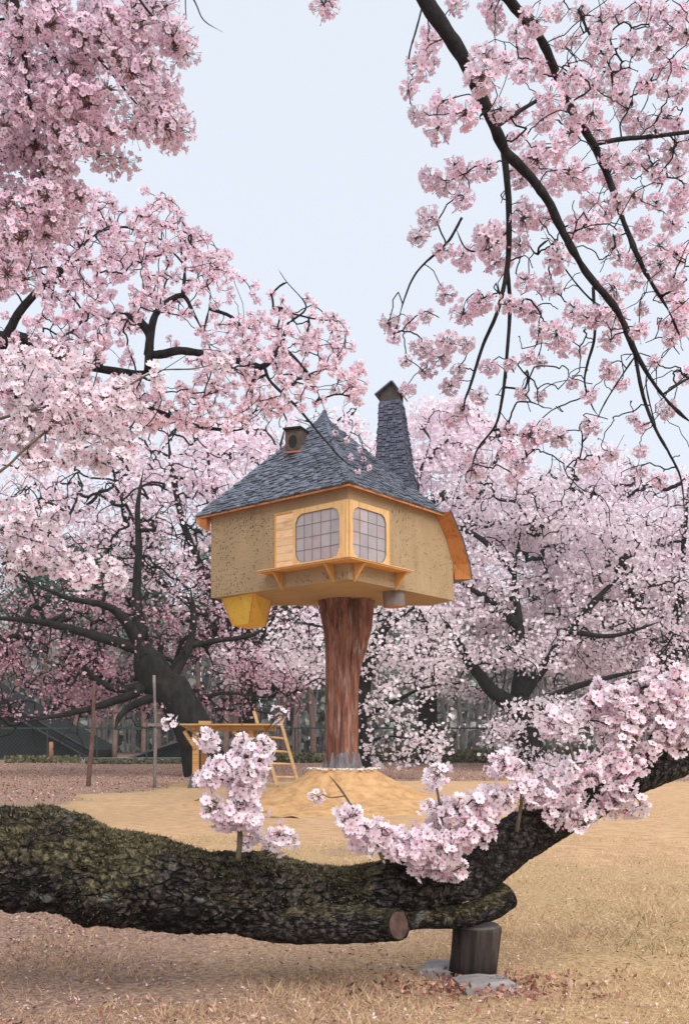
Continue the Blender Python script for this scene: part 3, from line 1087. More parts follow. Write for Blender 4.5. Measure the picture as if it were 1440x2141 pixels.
# --- stubby smoke vent on the long slope: a square wooden spout with a round dark mouth
nL = norm(np.cross(eL - eN, APEX - eN)); nL = nL if nL[2] > 0 else -nL
vb = ray_plane(613, 945, eN, nL)
vx = norm(np.array([0.93, -0.37, 0.0])); vyy = norm(np.array([0.37, 0.93, 0.0]))
fz = np.array([0, 0, 1.0])
M['vent_wood'] = plain('vent_weathered_wood', (0.085, 0.058, 0.045), 0.8, 0.4, 10)
V = MB()
ww, hh, dd = 0.165, 0.40, 0.55
fr_c = vb + np.array([0, -0.12, 0.16])
V.box(fr_c + vyy * dd / 2 + [0, 0, 0.02], (ww * 2 - 0.02, dd, hh), np.array([vx, vyy, fz]))
vent = V.build('smoke_vent', M['vent_wood'], house)
Rg = MB()
an = np.arange(16) / 16 * 2 * math.pi
inn = [fr_c - vyy * 0.012 + vx * math.cos(a_) * 0.085 + fz * (math.sin(a_) * 0.12 - 0.01) for a_ in an]
outr = [fr_c - vyy * 0.012 + vx * math.cos(a_) * 0.135 + fz * (math.sin(a_) * 0.17 - 0.01) for a_ in an]
i16 = np.arange(16)
Rg.add(inn + outr, np.stack([i16, (i16 + 1) % 16, (i16 + 1) % 16 + 16, i16 + 16], -1))
Rg.add([p - vyy * 0.0 for p in inn] + [p + vyy * 0.03 for p in inn], np.stack([i16, (i16 + 1) % 16, (i16 + 1) % 16 + 16, i16 + 16], -1))
Rg.build('vent_rim', M['vent_wood'], vent)
MB().add([p + vyy * 0.006 for p in inn], [list(range(16))]).build('vent_mouth_shade', M['lid_and_mouth_shade'], vent)  # flat black disc paints the shade inside the spout
MB().box(fr_c + vyy * (dd / 2 - 0.04) + [0, 0, hh / 2 + 0.035], (ww * 2 + 0.025, dd + 0.04, 0.03), np.array([vx, vyy, fz])).build('vent_lid', M['lid_and_mouth_shade'], vent)
MB().box(fr_c + [0, -0.02, -0.2], (ww * 2.1, 0.05, 0.03), np.array([vx, vyy, fz])).build('flashing', plain('flashing_red_copper', (0.33, 0.11, 0.07), 0.5), vent)

# --- yellow hopper and wooden drum hanging below the floor
t = NT('hopper_yellow', 0.6, 0.3)
n1, n2 = t.noise(3, 5, 0.6), t.noise(9, 5, 0.7)
c = t.ramp(n1, [(0.3, (0.72, 0.43, 0.04)), (0.7, (0.80, 0.54, 0.08))])
t.color(t.mix(t.ramp(n2, [(0.60, 0.0), (0.68, 0.75)]), c, (0.12, 0.07, 0.02))).bump(n2, 0.2, 0.01)
top4 = [W(463, 1252, 19.2), W(530, 1247, 18.4), W(568, 1262, 19.5), W(500, 1264, 20.1)]
for p in top4: p[2] = ZB + 0.03
bz = ZB - 0.50
def bt(px, D): q = W(px, 1300, D); q[2] = bz; return q
bot4 = [bt(487, 19.3), bt(521, 18.85), bt(555, 19.4), bt(522, 19.85)]
mb = MB()
for i in range(4):
    j = (i + 1) % 4
    mb.add([top4[i], bot4[i], bot4[j], top4[j]], [[0, 1, 2, 3]])
mb.add(bot4, [[3, 2, 1, 0]])
hopper = mb.build('hopper', t.m, house)
for i in range(3):
    MB().bar(top4[i], bot4[i], 0.025, 0.025).build('hopper_edge', M['cedar'], hopper)
M['drum'] = plain('drum_grey_wood', (0.20, 0.16, 0.15), 0.8, 0.45, 8, (1, 1, 0.2))
dp = W(823, 1240, 18.3)
dr = MB().tube(np.array([[dp[0], 18.3, ZB + 0.02], [dp[0], 18.3, ZB - 0.10], [dp[0] + 0.01, 18.3, ZB - 0.26]]), [0.20, 0.195, 0.19], 20, cap=False)
drum = dr.build('wooden_drum', M['drum'], house, True)
MB().tube(np.array([[dp[0] + 0.01, 18.3, ZB - 0.235], [dp[0] + 0.012, 18.3, ZB - 0.275]]), [0.187, 0.18], 20).build('drum_base', M['cedar_red'], drum)

# --- the trunk that carries the house
t = NT('cypress_trunk_red', 0.8, 0.25)
st = t.co((6, 6, 0.55))
a, b = t.noise(1.3, 7, 0.7, st, 0.4), t.noise(3.6, 5, 0.65, st)
c = t.ramp(a, [(0.30, (0.03, 0.015, 0.012)), (0.43, (0.15, 0.055, 0.04)), (0.56, (0.28, 0.108, 0.066)), (0.72, (0.42, 0.29, 0.23))])
c = t.mix(t.ramp(b, [(0.53, 0.0), (0.64, 0.8)]), c, (0.36, 0.29, 0.25))
c = t.mix(t.ramp(b, [(0.32, 0.9), (0.44, 0.0)]), c, (0.03, 0.018, 0.015))
t.color(c).bump(t.math('ADD', a, b), 0.9, 0.06)
cl = []
for (cx, y, wpx) in ((716, 1612, 66), (714, 1570, 64), (714, 1500, 65), (715, 1440, 68), (717, 1390, 74), (722, 1350, 84), (725, 1310, 96), (724, 1275, 105), (723, 1250, 110), (722, 1225, 114)):
    p = W(cx, y, 19.3)
    cl.append([*p, wpx / 2 / F * 19.3])
cl = catmull(np.array(cl), 9)
def groove(V, D):
    th = np.arctan2(D[..., 1], D[..., 0])
    Q = np.stack([np.cos(th) * 2.2, np.sin(th) * 2.2, V[..., 2] * 0.35], -1)
    g = fbm(Q, 2.2, 77, 4) - 0.5
    zt_ = np.clip((V[..., 2] - 2.6) / 1.2, 0, 1)
    fork = np.exp(-((th + 1.15) / 0.16) ** 2) * zt_ * 0.20        # cleft of the fork under the floor
    lump = np.exp(-((th + 0.35) / 0.5) ** 2) * np.exp(-((V[..., 2] - 3.1) / 0.5) ** 2) * 0.06
    return g * 0.20 - fork + lump
trunk = MB().tube(cl[:, :3], cl[:, 3], 72, disp=groove).build('trunk', t.m, house, True)
t = NT('root_collar_grey', 0.8, 0.3)
a = t.noise(2.2, 6, 0.7, t.co((7, 7, 0.8)))
t.color(t.ramp(a, [(0.3, (0.05, 0.045, 0.05)), (0.5, (0.17, 0.155, 0.165)), (0.75, (0.32, 0.29, 0.30))])).bump(a, 0.8, 0.04)
cc = W(716, 1600, 19.3)
def flute(V, D):
    th = np.arctan2(D[..., 1], D[..., 0])
    return np.sin(th * 13 + 0.4 * np.sin(th * 3)) * 0.022 + (fbm(V, 6, 12, 2) - 0.5) * 0.03
zc = np.array([0.55, 0.66, 0.78, 0.92, 0.955])
MB().tube(np.stack([np.full(5, cc[0]), np.full(5, 19.3), zc], -1), [0.40, 0.365, 0.325, 0.305, 0.27], 104, disp=flute).build('root_collar', t.m, house, True)

# white stones laid round the foot of the trunk
_i = np.array([[0, 0, 1], [0.9, 0, 0.1], [0.28, 0.85, 0], [-0.72, 0.53, 0.1], [-0.72, -0.53, 0], [0.28, -0.85, 0.1], [0, 0, -0.6]], float)
STONE_F = np.array([(0, 1, 2), (0, 2, 3), (0, 3, 4), (0, 4, 5), (0, 5, 1), (6, 2, 1), (6, 3, 2), (6, 4, 3), (6, 5, 4), (6, 1, 5)])
rg = np.random.default_rng(15)
n = 150
an = rg.uniform(0, 6.283, n); ra = rg.uniform(0.42, 0.72, n)
pos = np.stack([ra * np.cos(an), 19.3 + ra * np.sin(an), np.full(n, 0.645)], -1)
o = MB().scatter(_i, STONE_F, rot_from(rand_dirs(n, rg) * 0.4 + [0, 0, 1], an), pos, np.stack([rg.uniform(0.025, 0.06, n), rg.uniform(0.02, 0.05, n), rg.uniform(0.015, 0.03, n)], -1)).build('pebbles', plain('pebble_white', (0.62, 0.58, 0.55), 0.8, 0.25, 12))
tag(o, 'ring of white stones round the foot of the trunk', None, None, 'stuff')

# =================================================================== FOREGROUND MOSSY BOUGH
def moss_bark(name, moss_amt, crack=17, depth=1.0):
    t = NT(name, 0.95, 0.15)
    v = t.voro(13, t.co((1, 1.6, 1.6)))
    n1, n2, n3 = t.noise(4, 6, 0.7), t.noise(34, 5, 0.7), t.noise(1.7, 4, 0.6)
    n4 = t.noise(6.5, 3, 0.5)
    bk = t.ramp(n2, [(0.34, (0.006, 0.005, 0.005)), (0.48, (0.036, 0.030, 0.028)), (0.66, (0.17, 0.145, 0.135))])
    bk = t.mix(t.ramp(n4, [(0.62, 0.0), (0.72, 0.5)]), bk, (0.07, 0.038, 0.036))
    ms = t.ramp(n2, [(0.34, (0.012, 0.010, 0.006)), (0.48, (0.075, 0.063, 0.034)), (0.68, (0.25, 0.21, 0.12))])
    up = t.math('ADD', t.math('MULTIPLY', t.normal_z(), 0.38), t.math('MULTIPLY', t.math('SUBTRACT', n1, 0.5), 1.5))
    up = t.math('ADD', up, t.math('MULTIPLY', t.math('SUBTRACT', n3, 0.5), 0.8))
    mk = t.ramp(t.math('ADD', up, moss_amt), [(0.40, 0.0), (0.62, 1.0)])
    wv = t.n.new('ShaderNodeVectorMath'); wv.operation = 'ADD'
    nv = t.n.new('ShaderNodeTexNoise'); nv.inputs['Scale'].default_value = 9
    t.l.new(t.co((0.7, 1, 1)), wv.inputs[0])
    sv_ = t.n.new('ShaderNodeVectorMath'); sv_.operation = 'SCALE'; sv_.inputs['Scale'].default_value = 0.16
    t.l.new(nv.outputs['Color'], sv_.inputs[0]); t.l.new(sv_.outputs[0], wv.inputs[1])
    ck = t.voro(crack, wv.outputs[0], 'DISTANCE_TO_EDGE')
    ckm = t.ramp(ck, [(0.02, 1.0 - depth), (0.11, 1.0)])
    bk = t.mix(ckm, (0.005, 0.0045, 0.004), bk)
    c = t.mix(mk, bk, ms)
    c = t.mix(t.ramp(ck, [(0.01, 0.55 * depth), (0.07, 0.0)]), c, (0.008, 0.007, 0.005))
    bl = t.ramp(t.noise(3.2, 5, 0.7), [(0.42, 0.75), (0.52, 0.0)])
    c = t.mix(bl, c, (0.014, 0.012, 0.011))
    li = t.ramp(t.noise(7.5, 2, 0.4), [(0.72, 0.0), (0.74, 0.7)])
    c = t.mix(li, c, (0.24, 0.26, 0.25))
    t.color(c).bump(t.math('ADD', t.math('MULTIPLY', n2, 0.7), t.math('MULTIPLY', ckm, 0.8)), 1.0, 0.05)
    return t.m
M['moss_bark'] = moss_bark('mossy_cherry_bark', 0.30)
M['dark_bark'] = moss_bark('dark_cherry_bark', 0.04, 30, 0.45)

bough = thing('cherry_bough', W(-150, 1830, 4.9), 'thick mossy low cherry bough in front with pale blossoms, held up by a short post', 'tree bough')
mainP = [(-520, 1790), (-250, 1812), (0, 1802), (110, 1808), (220, 1842), (330, 1858), (440, 1868), (560, 1868), (680, 1876), (800, 1858), (900, 1856), (985, 1832), (1055, 1772), (1130, 1722), (1230, 1668), (1330, 1620), (1440, 1578), (1620, 1500), (1850, 1420), (2150, 1330), (2500, 1240)]
mainD = [4.6, 4.75, 4.9, 4.95, 5.0, 5.0, 5.05, 5.1, 5.12, 5.15, 5.2, 5.25, 5.3, 5.35, 5.4, 5.5, 5.6, 5.8, 6.0, 6.3, 6.6]
mainR = [114, 110, 97, 98, 93, 89, 84, 76, 67, 50, 42, 51, 53, 49, 42, 37, 34, 31, 27, 24, 16]
Q = np.array([[*W(x, y, d), r / F * d] for (x, y), d, r in zip(mainP, mainD, mainR)])
Q = catmull(Q, 40)
def knobby(V, D):
    g = (fbm(V, 2.6, 41, 3) - 0.5) * 0.13 + (fbm(V, 7, 43, 4) - 0.5) * 0.075
    cr = np.minimum(np.abs(vnoise(V * np.array([0.7, 1, 1]), 22, 47) - 0.5), np.abs(vnoise(V, 34, 49) - 0.5) * 1.3)
    return g + np.minimum(cr, 0.10) * 0.11 + (vnoise(V, 70, 48) - 0.5) * 0.012
fade = np.linspace(0, 1, len(Q))
kEnd = int(len(Q) * 0.54)
def knob_fade(V, D):
    k = np.interp(np.arange(V.shape[0]), [0, kEnd * 0.85, kEnd * 1.15, len(Q)], [1, 1, 0.4, 0.3])[:, None]
    return knobby(V, D) * k
wood_ = MB().tube(Q[:kEnd + 1, :3], Q[:kEnd + 1, 3], 160, disp=lambda V, D: knobby(V, D) * np.interp(np.arange(V.shape[0]), [0, kEnd * 0.8, kEnd], [1, 1, 0.45])[:, None])
wood_.build('trunk', M['moss_bark'], bough, True)
MB().tube(Q[kEnd - 4:, :3], Q[kEnd - 4:, 3] * 1.002, 72, disp=lambda V, D: knobby(V, D) * 0.45).build('limb', M['dark_bark'], bough, True)
# lower sawn-off limb, cut end towards the post
P2, r2 = limb([(380, 1880), (500, 1912), (620, 1928), (720, 1932), (800, 1936), (832, 1936)], [5.15, 4.85], (0.05, 0.115, 0.11, 0.09, 0.072), 12, False)
MB().tube(P2, r2, 56, disp=lambda V, D: knobby(V, D) * 0.5).build('sawn_limb', M['moss_bark'], bough, True)
M['cut'] = plain('sawn_wood_brown', (0.075, 0.043, 0.034), 0.9, 0.55, 22)
e1 = P2[-1]; ax_ = norm(P2[-1] - P2[-3])
MB().tube(np.array([e1 - ax_ * 0.01, e1 + ax_ * 0.006]), [0.066, 0.064], 26).build('sawn_face', M['cut'], bough)
# knot and broken bark flakes
kn = W(985, 1868, 5.02)
kq = kn + np.array([0, 0.03, 0])
ka = np.arange(15) / 14 * 2 * math.pi
MB().tube(np.stack([kq[0] + 0.052 * np.cos(ka), kq[1] + 0.02 * np.cos(ka), kq[2] + 0.036 * np.sin(ka)], -1), 0.009, 8, disp=rough(0.005, 30, 6)).build('knot', M['dark_bark'], bough, True)

# blossom on the bough
spec_near = [
    (1345, 1475, 100, 48, 38), (1400, 1432, 55, 34, 17), (1280, 1485, 55, 42, 15), (1395, 1530, 70, 36, 20), (1300, 1532, 50, 26, 8), (1420, 1490, 40, 60, 10),
    (1160, 1510, 52, 36, 12), (1065, 1605, 28, 22, 6), (1310, 1590, 50, 26, 10), (1230, 1616, 55, 28, 12),
    (1150, 1645, 55, 28, 13), (1190, 1692, 58, 28, 15), (1275, 1678, 55, 32, 13), (1105, 1660, 36, 20, 6),
    (1040, 1672, 50, 18, 9), (980, 1700, 55, 26, 13), (920, 1688, 30, 20, 5), (1000, 1735, 40, 22, 8), (930, 1757, 55, 32, 14),
    (860, 1768, 55, 30, 14), (780, 1745, 50, 28, 12), (735, 1712, 24, 18, 5), (905, 1805, 50, 20, 10), (945, 1812, 18, 16, 4), (830, 1790, 40, 14, 6),
    (912, 1630, 12, 26, 3),
    (498, 1605, 52, 40, 20), (528, 1562, 28, 20, 7), (462, 1622, 30, 16, 6), (510, 1650, 28, 20, 7), (500, 1700, 42, 26, 15), (452, 1700, 18, 20, 5), (520, 1735, 24, 20, 6), (505, 1765, 10, 8, 1),
    (580, 1757, 24, 15, 6), (362, 1512, 16, 12, 1), (425, 1540, 18, 22, 2), (440, 1560, 10, 10, 1), (593, 1502, 14, 16, 1), (672, 1658, 11, 16, 1)]
cl_near = np.vstack([ell([s_], np.interp(s_[0], [350, 600, 1000, 1450], [4.75, 4.85, 5.05, 5.35]), 100 + k, 0.13) for k, s_ in enumerate(spec_near)])
limbs_b = [(Q[::4, :3], Q[::4, 3])]
shoots = [
    limb([(498, 1800), (502, 1740), (497, 1680), (505, 1620), (525, 1560), (545, 1520)], 4.8, (0.02, 0.008)),
    limb([(502, 1740), (470, 1690), (430, 1672), (405, 1675)], 4.78, (0.010, 0.006)),
    limb([(505, 1620), (450, 1570), (400, 1530), (375, 1515)], 4.8, (0.008, 0.004)),
    limb([(525, 1560), (570, 1520), (596, 1500)], 4.8, (0.006, 0.003)),
    limb([(545, 1790), (580, 1755), (605, 1735)], 4.85, (0.014, 0.006)),
    limb([(800, 1800), (780, 1750), (750, 1710), (715, 1655), (688, 1622)], 4.9, (0.012, 0.006)),
    limb([(720, 1665), (690, 1668), (672, 1660)], 4.9, (0.005, 0.003)),
    limb([(930, 1820), (925, 1740), (915, 1660), (905, 1610)], 5.0, (0.016, 0.004)),
    limb([(1080, 1740), (1090, 1660), (1070, 1610)], 5.1, (0.016, 0.006)),
    limb([(1180, 1690), (1200, 1600), (1170, 1510)], 5.15, (0.018, 0.006)),
    limb([(1290, 1640), (1330, 1540), (1340, 1450), (1330, 1420)], 5.25, (0.02, 0.006)),
    limb([(1400, 1590), (1410, 1500), (1420, 1420)], 5.3, (0.02, 0.006)),
    limb([(512, 1560), (505, 1500), (514, 1400)], 4.82, (0.004, 0.002)),
]
for p_, r_ in shoots:
    MB().tube(p_, r_ * 0.7, 8, disp=rough(0.0015, 60, 4)).build('shoot', M['shoot'], bough, True)
tw = grow(limbs_b + shoots, cl_near, 5, 0.0026, 0.4, 0.05)
wood_part('twigs', tw, M['bark_limb'], bough, 5)['kind'] = 'stuff'
rg = np.random.default_rng(2)
upv = norm(np.tile([0.0, 0.25, -0.3], (len(cl_near), 1)) + rg.normal(size=cl_near.shape) * 0.6)
place_clusters(bough, CL_NEAR, cl_near, rg.uniform(0.68, 1.2, len(cl_near)), upv, seed=6)
print('near clusters', len(cl_near))

# moss tufts standing on the bark
rg = np.random.default_rng(33)
n = 26000
k = rg.integers(4, kEnd - 20, n)
ring_a = rg.normal(0, 0.95, n)
C = Q[k, :3]; Tn = norm(Q[np.minimum(k + 1, len(Q) - 1), :3] - Q[k - 1, :3])
up0 = norm(np.array([0, -0.25, 1.0]) - Tn * (Tn @ np.array([0, -0.25, 1.0]))[:, None])
sd_ = np.cross(Tn, up0)
Dn = up0 * np.cos(ring_a)[:, None] + sd_ * np.sin(ring_a)[:, None]
base_ = C + Dn * Q[k, 3][:, None]
base_ = base_ + Dn * knobby(base_, Dn)[:, None] + Tn * rg.uniform(-0.02, 0.02, n)[:, None]
keep = fbm(base_, 3.5, 52, 3) > rg.uniform(0.38, 0.6, n)
base_, Dn = base_[keep], Dn[keep]
BL_V = np.array([(-0.18, 0, 0), (0.18, 0, 0), (0.05, 0.1, 1.0)]); BL_F = np.array([(0, 1, 2)])
mk_ = NT('moss_tuft', 0.95, 0.1)
mk_.color(mk_.mix(mk_.attr(), (0.025, 0.021, 0.011), (0.25, 0.21, 0.115)))
nb = len(base_)
MB().scatter(BL_V, BL_F, rot_from(Dn + rg.normal(size=(nb, 3)) * 0.55, rg.uniform(0, 6.28, nb)), base_ - Dn * 0.004, rg.uniform(0.008, 0.022, nb), 0, rg.uniform(0, 1, nb)).build('moss', mk_.m, bough)['kind'] = 'stuff'

# --- prop under the bough
M['cross_log'] = moss_bark('mossy_prop_log', 0.45)
P3, r3 = limb([(790, 1928), (880, 1922), (960, 1916), (1020, 1900), (1058, 1874)], [5.1, 5.15, 5.2, 5.3], (0.055, 0.055, 0.058, 0.068, 0.078), 14, False)
P3 = np.vstack([P3, P3[-1] + (P3[-1] - P3[-2]) * 0.7, P3[-1] + (P3[-1] - P3[-2]) * 1.3]); r3 = np.concatenate([r3, [0.066, 0.035]])
clog = MB().tube(P3, r3, 40, disp=rough(0.012, 8, 9)).build('prop_log', M['cross_log'], None, True, P3[0])
tag(clog, 'mossy round log lying on the post under the bough', 'log')
pst = thing('prop_post', (W(992, 2035, 5.3)[0], 5.3, 0.04), 'short dark round wooden post holding up the mossy bough', 'post')
t = NT('post_dark_wood', 0.85, 0.2)
a = t.noise(1.6, 7, 0.7, t.co((8, 8, 0.7)))
t.color(t.ramp(a, [(0.3, (0.010, 0.008, 0.007)), (0.55, (0.05, 0.036, 0.032)), (0.75, (0.13, 0.10, 0.09))])).bump(a, 0.9, 0.04)
px0 = W(992, 2035, 5.3)[0]
ptop = W(995, 1938, 5.3)[2]
MB().tube(np.array([[px0 - 0.012, 5.3, 0.0], [px0, 5.3, 0.12], [px0 + 0.012, 5.3, ptop - 0.01], [px0 + 0.012, 5.3, ptop]]), [0.118, 0.120, 0.121, 0.119], 88, disp=lambda V, D: (fbm(np.stack([D[..., 0] * 2, D[..., 1] * 2, V[..., 2] * 0.8], -1), 5, 3, 3) - 0.5) * 0.03).build('shaft', t.m, pst, True)
MB().tube(np.array([[px0 + 0.012, 5.3, ptop + 0.001], [px0 + 0.012, 5.3, ptop + 0.012]]), [0.116, 0.112], 36, disp=rough(0.003, 20, 3)).build('post_cap', plain('post_end_grain', (0.11, 0.095, 0.085), 0.9, 0.4, 16), pst)
M['stone'] = plain('slab_grey_stone', (0.25, 0.225, 0.22), 0.85, 0.35, 9, bump=0.6, bd=0.02)
def slab(px, py, D, sx, sy, sz, rz, label):
    c_ = W(px, py, D); c_[2] = 0.0
    o = bpy.data.objects.new('stone_slab', None); 
    mb = MB()
    g = 9
    u = np.linspace(-1, 1, g)
    X, Y = np.meshgrid(u, u)
    top = np.stack([X * sx / 2, Y * sy / 2, np.full_like(X, sz)], -1).reshape(-1, 3)
    edge = np.maximum(np.abs(X), np.abs(Y)).ravel()
    top[:, 2] -= (edge > 0.99) * sz * 0.25
    top[:, :2] *= (1 + (vnoise(top, 9, 3) - 0.5) * 0.16)[:, None]
    top[:, 2] += (vnoise(top, 14, 5) - 0.5) * 0.016
    ca_, sa_ = math.cos(rz), math.sin(rz)
    top = np.stack([top[:, 0] * ca_ - top[:, 1] * sa_, top[:, 0] * sa_ + top[:, 1] * ca_, top[:, 2]], -1) + c_
    low = top.copy(); low[:, 2] = -0.08
    i, j = np.meshgrid(np.arange(g - 1), np.arange(g - 1), indexing='ij')
    q = np.stack([i * g + j, i * g + j + 1, (i + 1) * g + j + 1, (i + 1) * g + j], -1).reshape(-1, 4)
    mb.add(top, q)
    rim = np.concatenate([np.arange(g), np.arange(1, g) * g + g - 1, (g - 1) * g + np.arange(g - 2, -1, -1), np.arange(g - 2, 0, -1) * g])
    k = len(rim)
    mb.add(np.vstack([top[rim], low[rim]]), np.stack([np.arange(k) + k, (np.arange(k) + 1) % k + k, (np.arange(k) + 1) % k, np.arange(k)], -1))
    return tag(mb.build('stone_slab', M['stone'], None, False, c_), label, 'stone')
slab(1012, 2052, 5.08, 0.27, 0.22, 0.055, 0.25, 'flat grey stone jammed against the front of the short post')
slab(930, 2022, 5.42, 0.23, 0.26, 0.05, -0.3, 'grey stone half hidden in grass behind the short post')

# =================================================================== OVERHANGING BOUGHS
def D_at(limbs, px, py, default):
    best, bd = default, 1e9
    for p, r in limbs:
        x = p[:, 0] / p[:, 1] * F + 720; y = 1540 - (p[:, 2] - EYE) / p[:, 1] * F
        d2 = (x - px) ** 2 + (y - py) ** 2
        k = int(np.argmin(d2))
        if d2[k] < bd: bd, best = d2[k], p[k, 1]
    return best

# --- the bough with round blossom balls
TRL = [
    limb([(560, -760), (700, -430), (820, -150), (890, 0), (960, 105), (1000, 190), (1035, 265), (1060, 320), (1110, 370), (1150, 430), (1185, 500), (1230, 575), (1290, 650), (1330, 740), (1380, 820), (1440, 880), (1520, 930)], [5.0, 5.3, 5.7, 6.1], (0.07, 0.055, 0.046, 0.040, 0.036, 0.032, 0.029, 0.026, 0.024, 0.023, 0.0215, 0.020, 0.018, 0.016, 0.013, 0.010, 0.007)),
    limb([(560, -760), (860, -330), (980, -130), (1065, 0), (1130, 80), (1165, 160), (1195, 230), (1240, 300), (1275, 380), (1310, 480), (1350, 570), (1395, 645), (1420, 700)], [5.0, 6.2, 6.9, 7.0], (0.07, 0.042, 0.034, 0.029, 0.026, 0.025, 0.025, 0.024, 0.022, 0.019, 0.017, 0.014, 0.012)),
    limb([(1052, 300), (1062, 400), (1064, 480), (1060, 560), (1040, 650), (1010, 720), (985, 800), (970, 850), (985, 905)], [5.65, 5.8, 5.9], (0.020, 0.017, 0.012, 0.008, 0.004)),
    limb([(1060, 560), (1066, 640), (1058, 760), (1050, 830), (1035, 890), (995, 945), (980, 1020)], [5.8, 6.0], (0.013, 0.009, 0.004)),
    limb([(1240, 300), (1300, 290), (1360, 285), (1440, 275), (1540, 262)], [6.9, 7.1], (0.017, 0.014, 0.012)),
    limb([(1240, 600), (1243, 700), (1228, 760), (1222, 800), (1238, 850), (1255, 875)], [5.9, 6.0], (0.010, 0.007, 0.003)),
    limb([(1325, 730), (1345, 830), (1372, 900), (1400, 950), (1425, 1010), (1432, 1120)], [6.0, 6.1], (0.012, 0.009, 0.003)),
    limb([(965, 455), (940, 500), (915, 525), (870, 570), (845, 625), (828, 690)], [5.8, 5.8], (0.008, 0.007, 0.003)),
    limb([(1035, 265), (1080, 235), (1130, 205), (1155, 195)], [5.6, 5.9], (0.014, 0.008)),
    limb([(886, 0), (870, 60), (856, 110), (852, 165)], [5.6, 5.6], (0.006, 0.004)),
    limb([(1210, 20), (1232, 70), (1262, 115), (1280, 150)], [7.1, 7.2], (0.010, 0.006)),
    limb([(1064, 480), (1020, 520), (975, 520), (950, 470)], [5.75, 5.75], (0.006, 0.003)),
    limb([(1290, 650), (1240, 630), (1180, 560), (1130, 470)], [5.95, 5.95], (0.007, 0.003)),
    limb([(1330, 740), (1290, 800), (1260, 850), (1238, 900)], [6.0, 6.0], (0.006, 0.003)),
    limb([(1372, 900), (1350, 800), (1365, 755)], [6.1, 6.1], (0.005, 0.003)),
    limb([(1385, 825), (1440, 790), (1510, 760)], [6.1, 6.2], (0.008, 0.006)),
]
tr_px = [(895,80),(885,130),(852,190),(875,235),(915,265),(930,215),(970,235),(950,15),(1010,120),(1040,50),(1030,10),(1050,130),(1100,100),(1115,150),(1090,155),(1045,225),(1080,235),(1080,300),(1025,350),(902,365),(935,385),(950,345),(977,360),(970,420),(875,490),(897,460),(920,520),(965,545),(1000,485),(1020,500),(1040,475),(1090,370),(1095,430),(1090,450),(1095,510),(1045,545),(1095,585),(927,615),(890,655),(865,672),(802,672),(970,645),(1015,635),(1050,640),(1085,650),(1120,655),(1160,600),(1170,535),(1130,460),(1205,470),(1230,480),(1280,500),(1295,540),(1265,450),(1200,650),(1230,655),(1325,595),(1285,605),(1345,475),(1370,500),(1380,425),(1375,380),(1420,400),(1365,350),(1410,320),(1345,310),(1275,320),(1190,360),(1165,375),(1155,310),(1190,285),(1220,380),(1270,365),(1305,350),(1220,175),(1190,165),(1250,180),(1280,190),(1305,200),(1240,235),(1200,245),(1270,145),(1230,110),(1200,85),(1165,85),(1170,20),(1210,25),(1260,75),(1310,85),(1340,20),(1380,30),(1420,30),(1405,70),(1380,100),(1330,115),(1365,165),(1395,175),(1420,200),(1425,130),(1325,260),(1375,265),(1420,250),(1415,590),(1425,675),(1385,675),(1350,650),
         (825,707),(845,755),(857,810),(880,730),(927,710),(920,745),(890,785),(940,805),(955,775),(980,715),(1002,630),(1020,770),(1005,825),(1060,755),(1100,750),(1135,755),(1080,815),(1130,825),(1195,792),(1235,822),(1175,730),(1210,735),(1170,690),(1270,775),(1275,710),(1300,810),(1365,755),(1340,895),(1390,860),(1325,870),(1235,900),(1105,915),(1135,910),(1172,910),(1065,900),(1055,940),(1090,970),(1007,980),(1070,995),(982,960),(970,855),(950,870),(1285,950),(1330,940),(1370,995),(1235,975),(1340,985),(977,1025),(1420,700),(1400,710),(1430,790),(1420,640),
         (1290,30),(1120,40),(1085,60),(1150,130),(1340,180),(1400,250),(1250,40),(1360,70),(1300,150),(1310,230),(1250,270),(1140,260),(1120,330),(1330,420),(1400,470),(1420,530),(1380,560),(1330,540),(1290,420),(1240,420),(1420,350),(1300,660),(1340,690),(1400,620),(1120,700),(1260,660),(1000,160),(1010,200),(1430,60),(1435,300),(1430,430),(1390,590),(1150,200),(1270,20),(1390,140)]
rg = np.random.default_rng(71)
tr_pos = []
for (x, y) in tr_px:
    tr_pos.append(W(x + rg.normal(0, 5), y + rg.normal(0, 5), D_at(TRL, x, y, 6) + rg.uniform(-0.35, 0.45)))
tr_pos = np.array(tr_pos)
tr_s = rg.uniform(0.62, 1.15, len(tr_pos))
py_ = np.array([p[1] for p in tr_px])
tr_s *= np.where(py_ > 690, 0.74, 0.96)
tr_s *= np.array([0.72 if p in ((927,615),(890,655),(865,672),(802,672),(825,707),(845,755),(857,810),(977,1025)) else 1.0 for p in tr_px])
tr = thing('cherry_bough', TRL[0][0][0], 'dark twisting overhead cherry bough hung with round pink blossom balls beside the open sky', 'tree bough')
for k in (0, 1):
    MB().tube(*TRL[k], 12, disp=lambda V, D: (fbm(V, 16, 5, 4) - 0.5) * 0.022).build('limb', M['bark_limb'], tr, True)
for k in range(2, len(TRL)):
    MB().tube(*TRL[k], 7, disp=rough(0.0022, 40, 5)).build('branch', M['bark_limb'], tr, True)
att = tr_pos + np.array([0, 0, 0.02])
inner = tr_pos[(tr_pos[:, 0] / tr_pos[:, 1] * F + 720) > 1010]
extra = inner[rg.integers(0, len(inner), 330)] + rg.normal(size=(330, 3)) * np.array([0.22, 0.2, 0.2])
tw = grow(TRL, np.vstack([att, extra]), 7, 0.0028, 0.33, 0.10, 0.26, 6)
wood_part('twigs', tw, M['bark_limb'], tr, 5)['kind'] = 'stuff'
place_clusters(tr, CL_BALL, tr_pos, tr_s, seed=8)
print('right clusters', len(tr_pos))

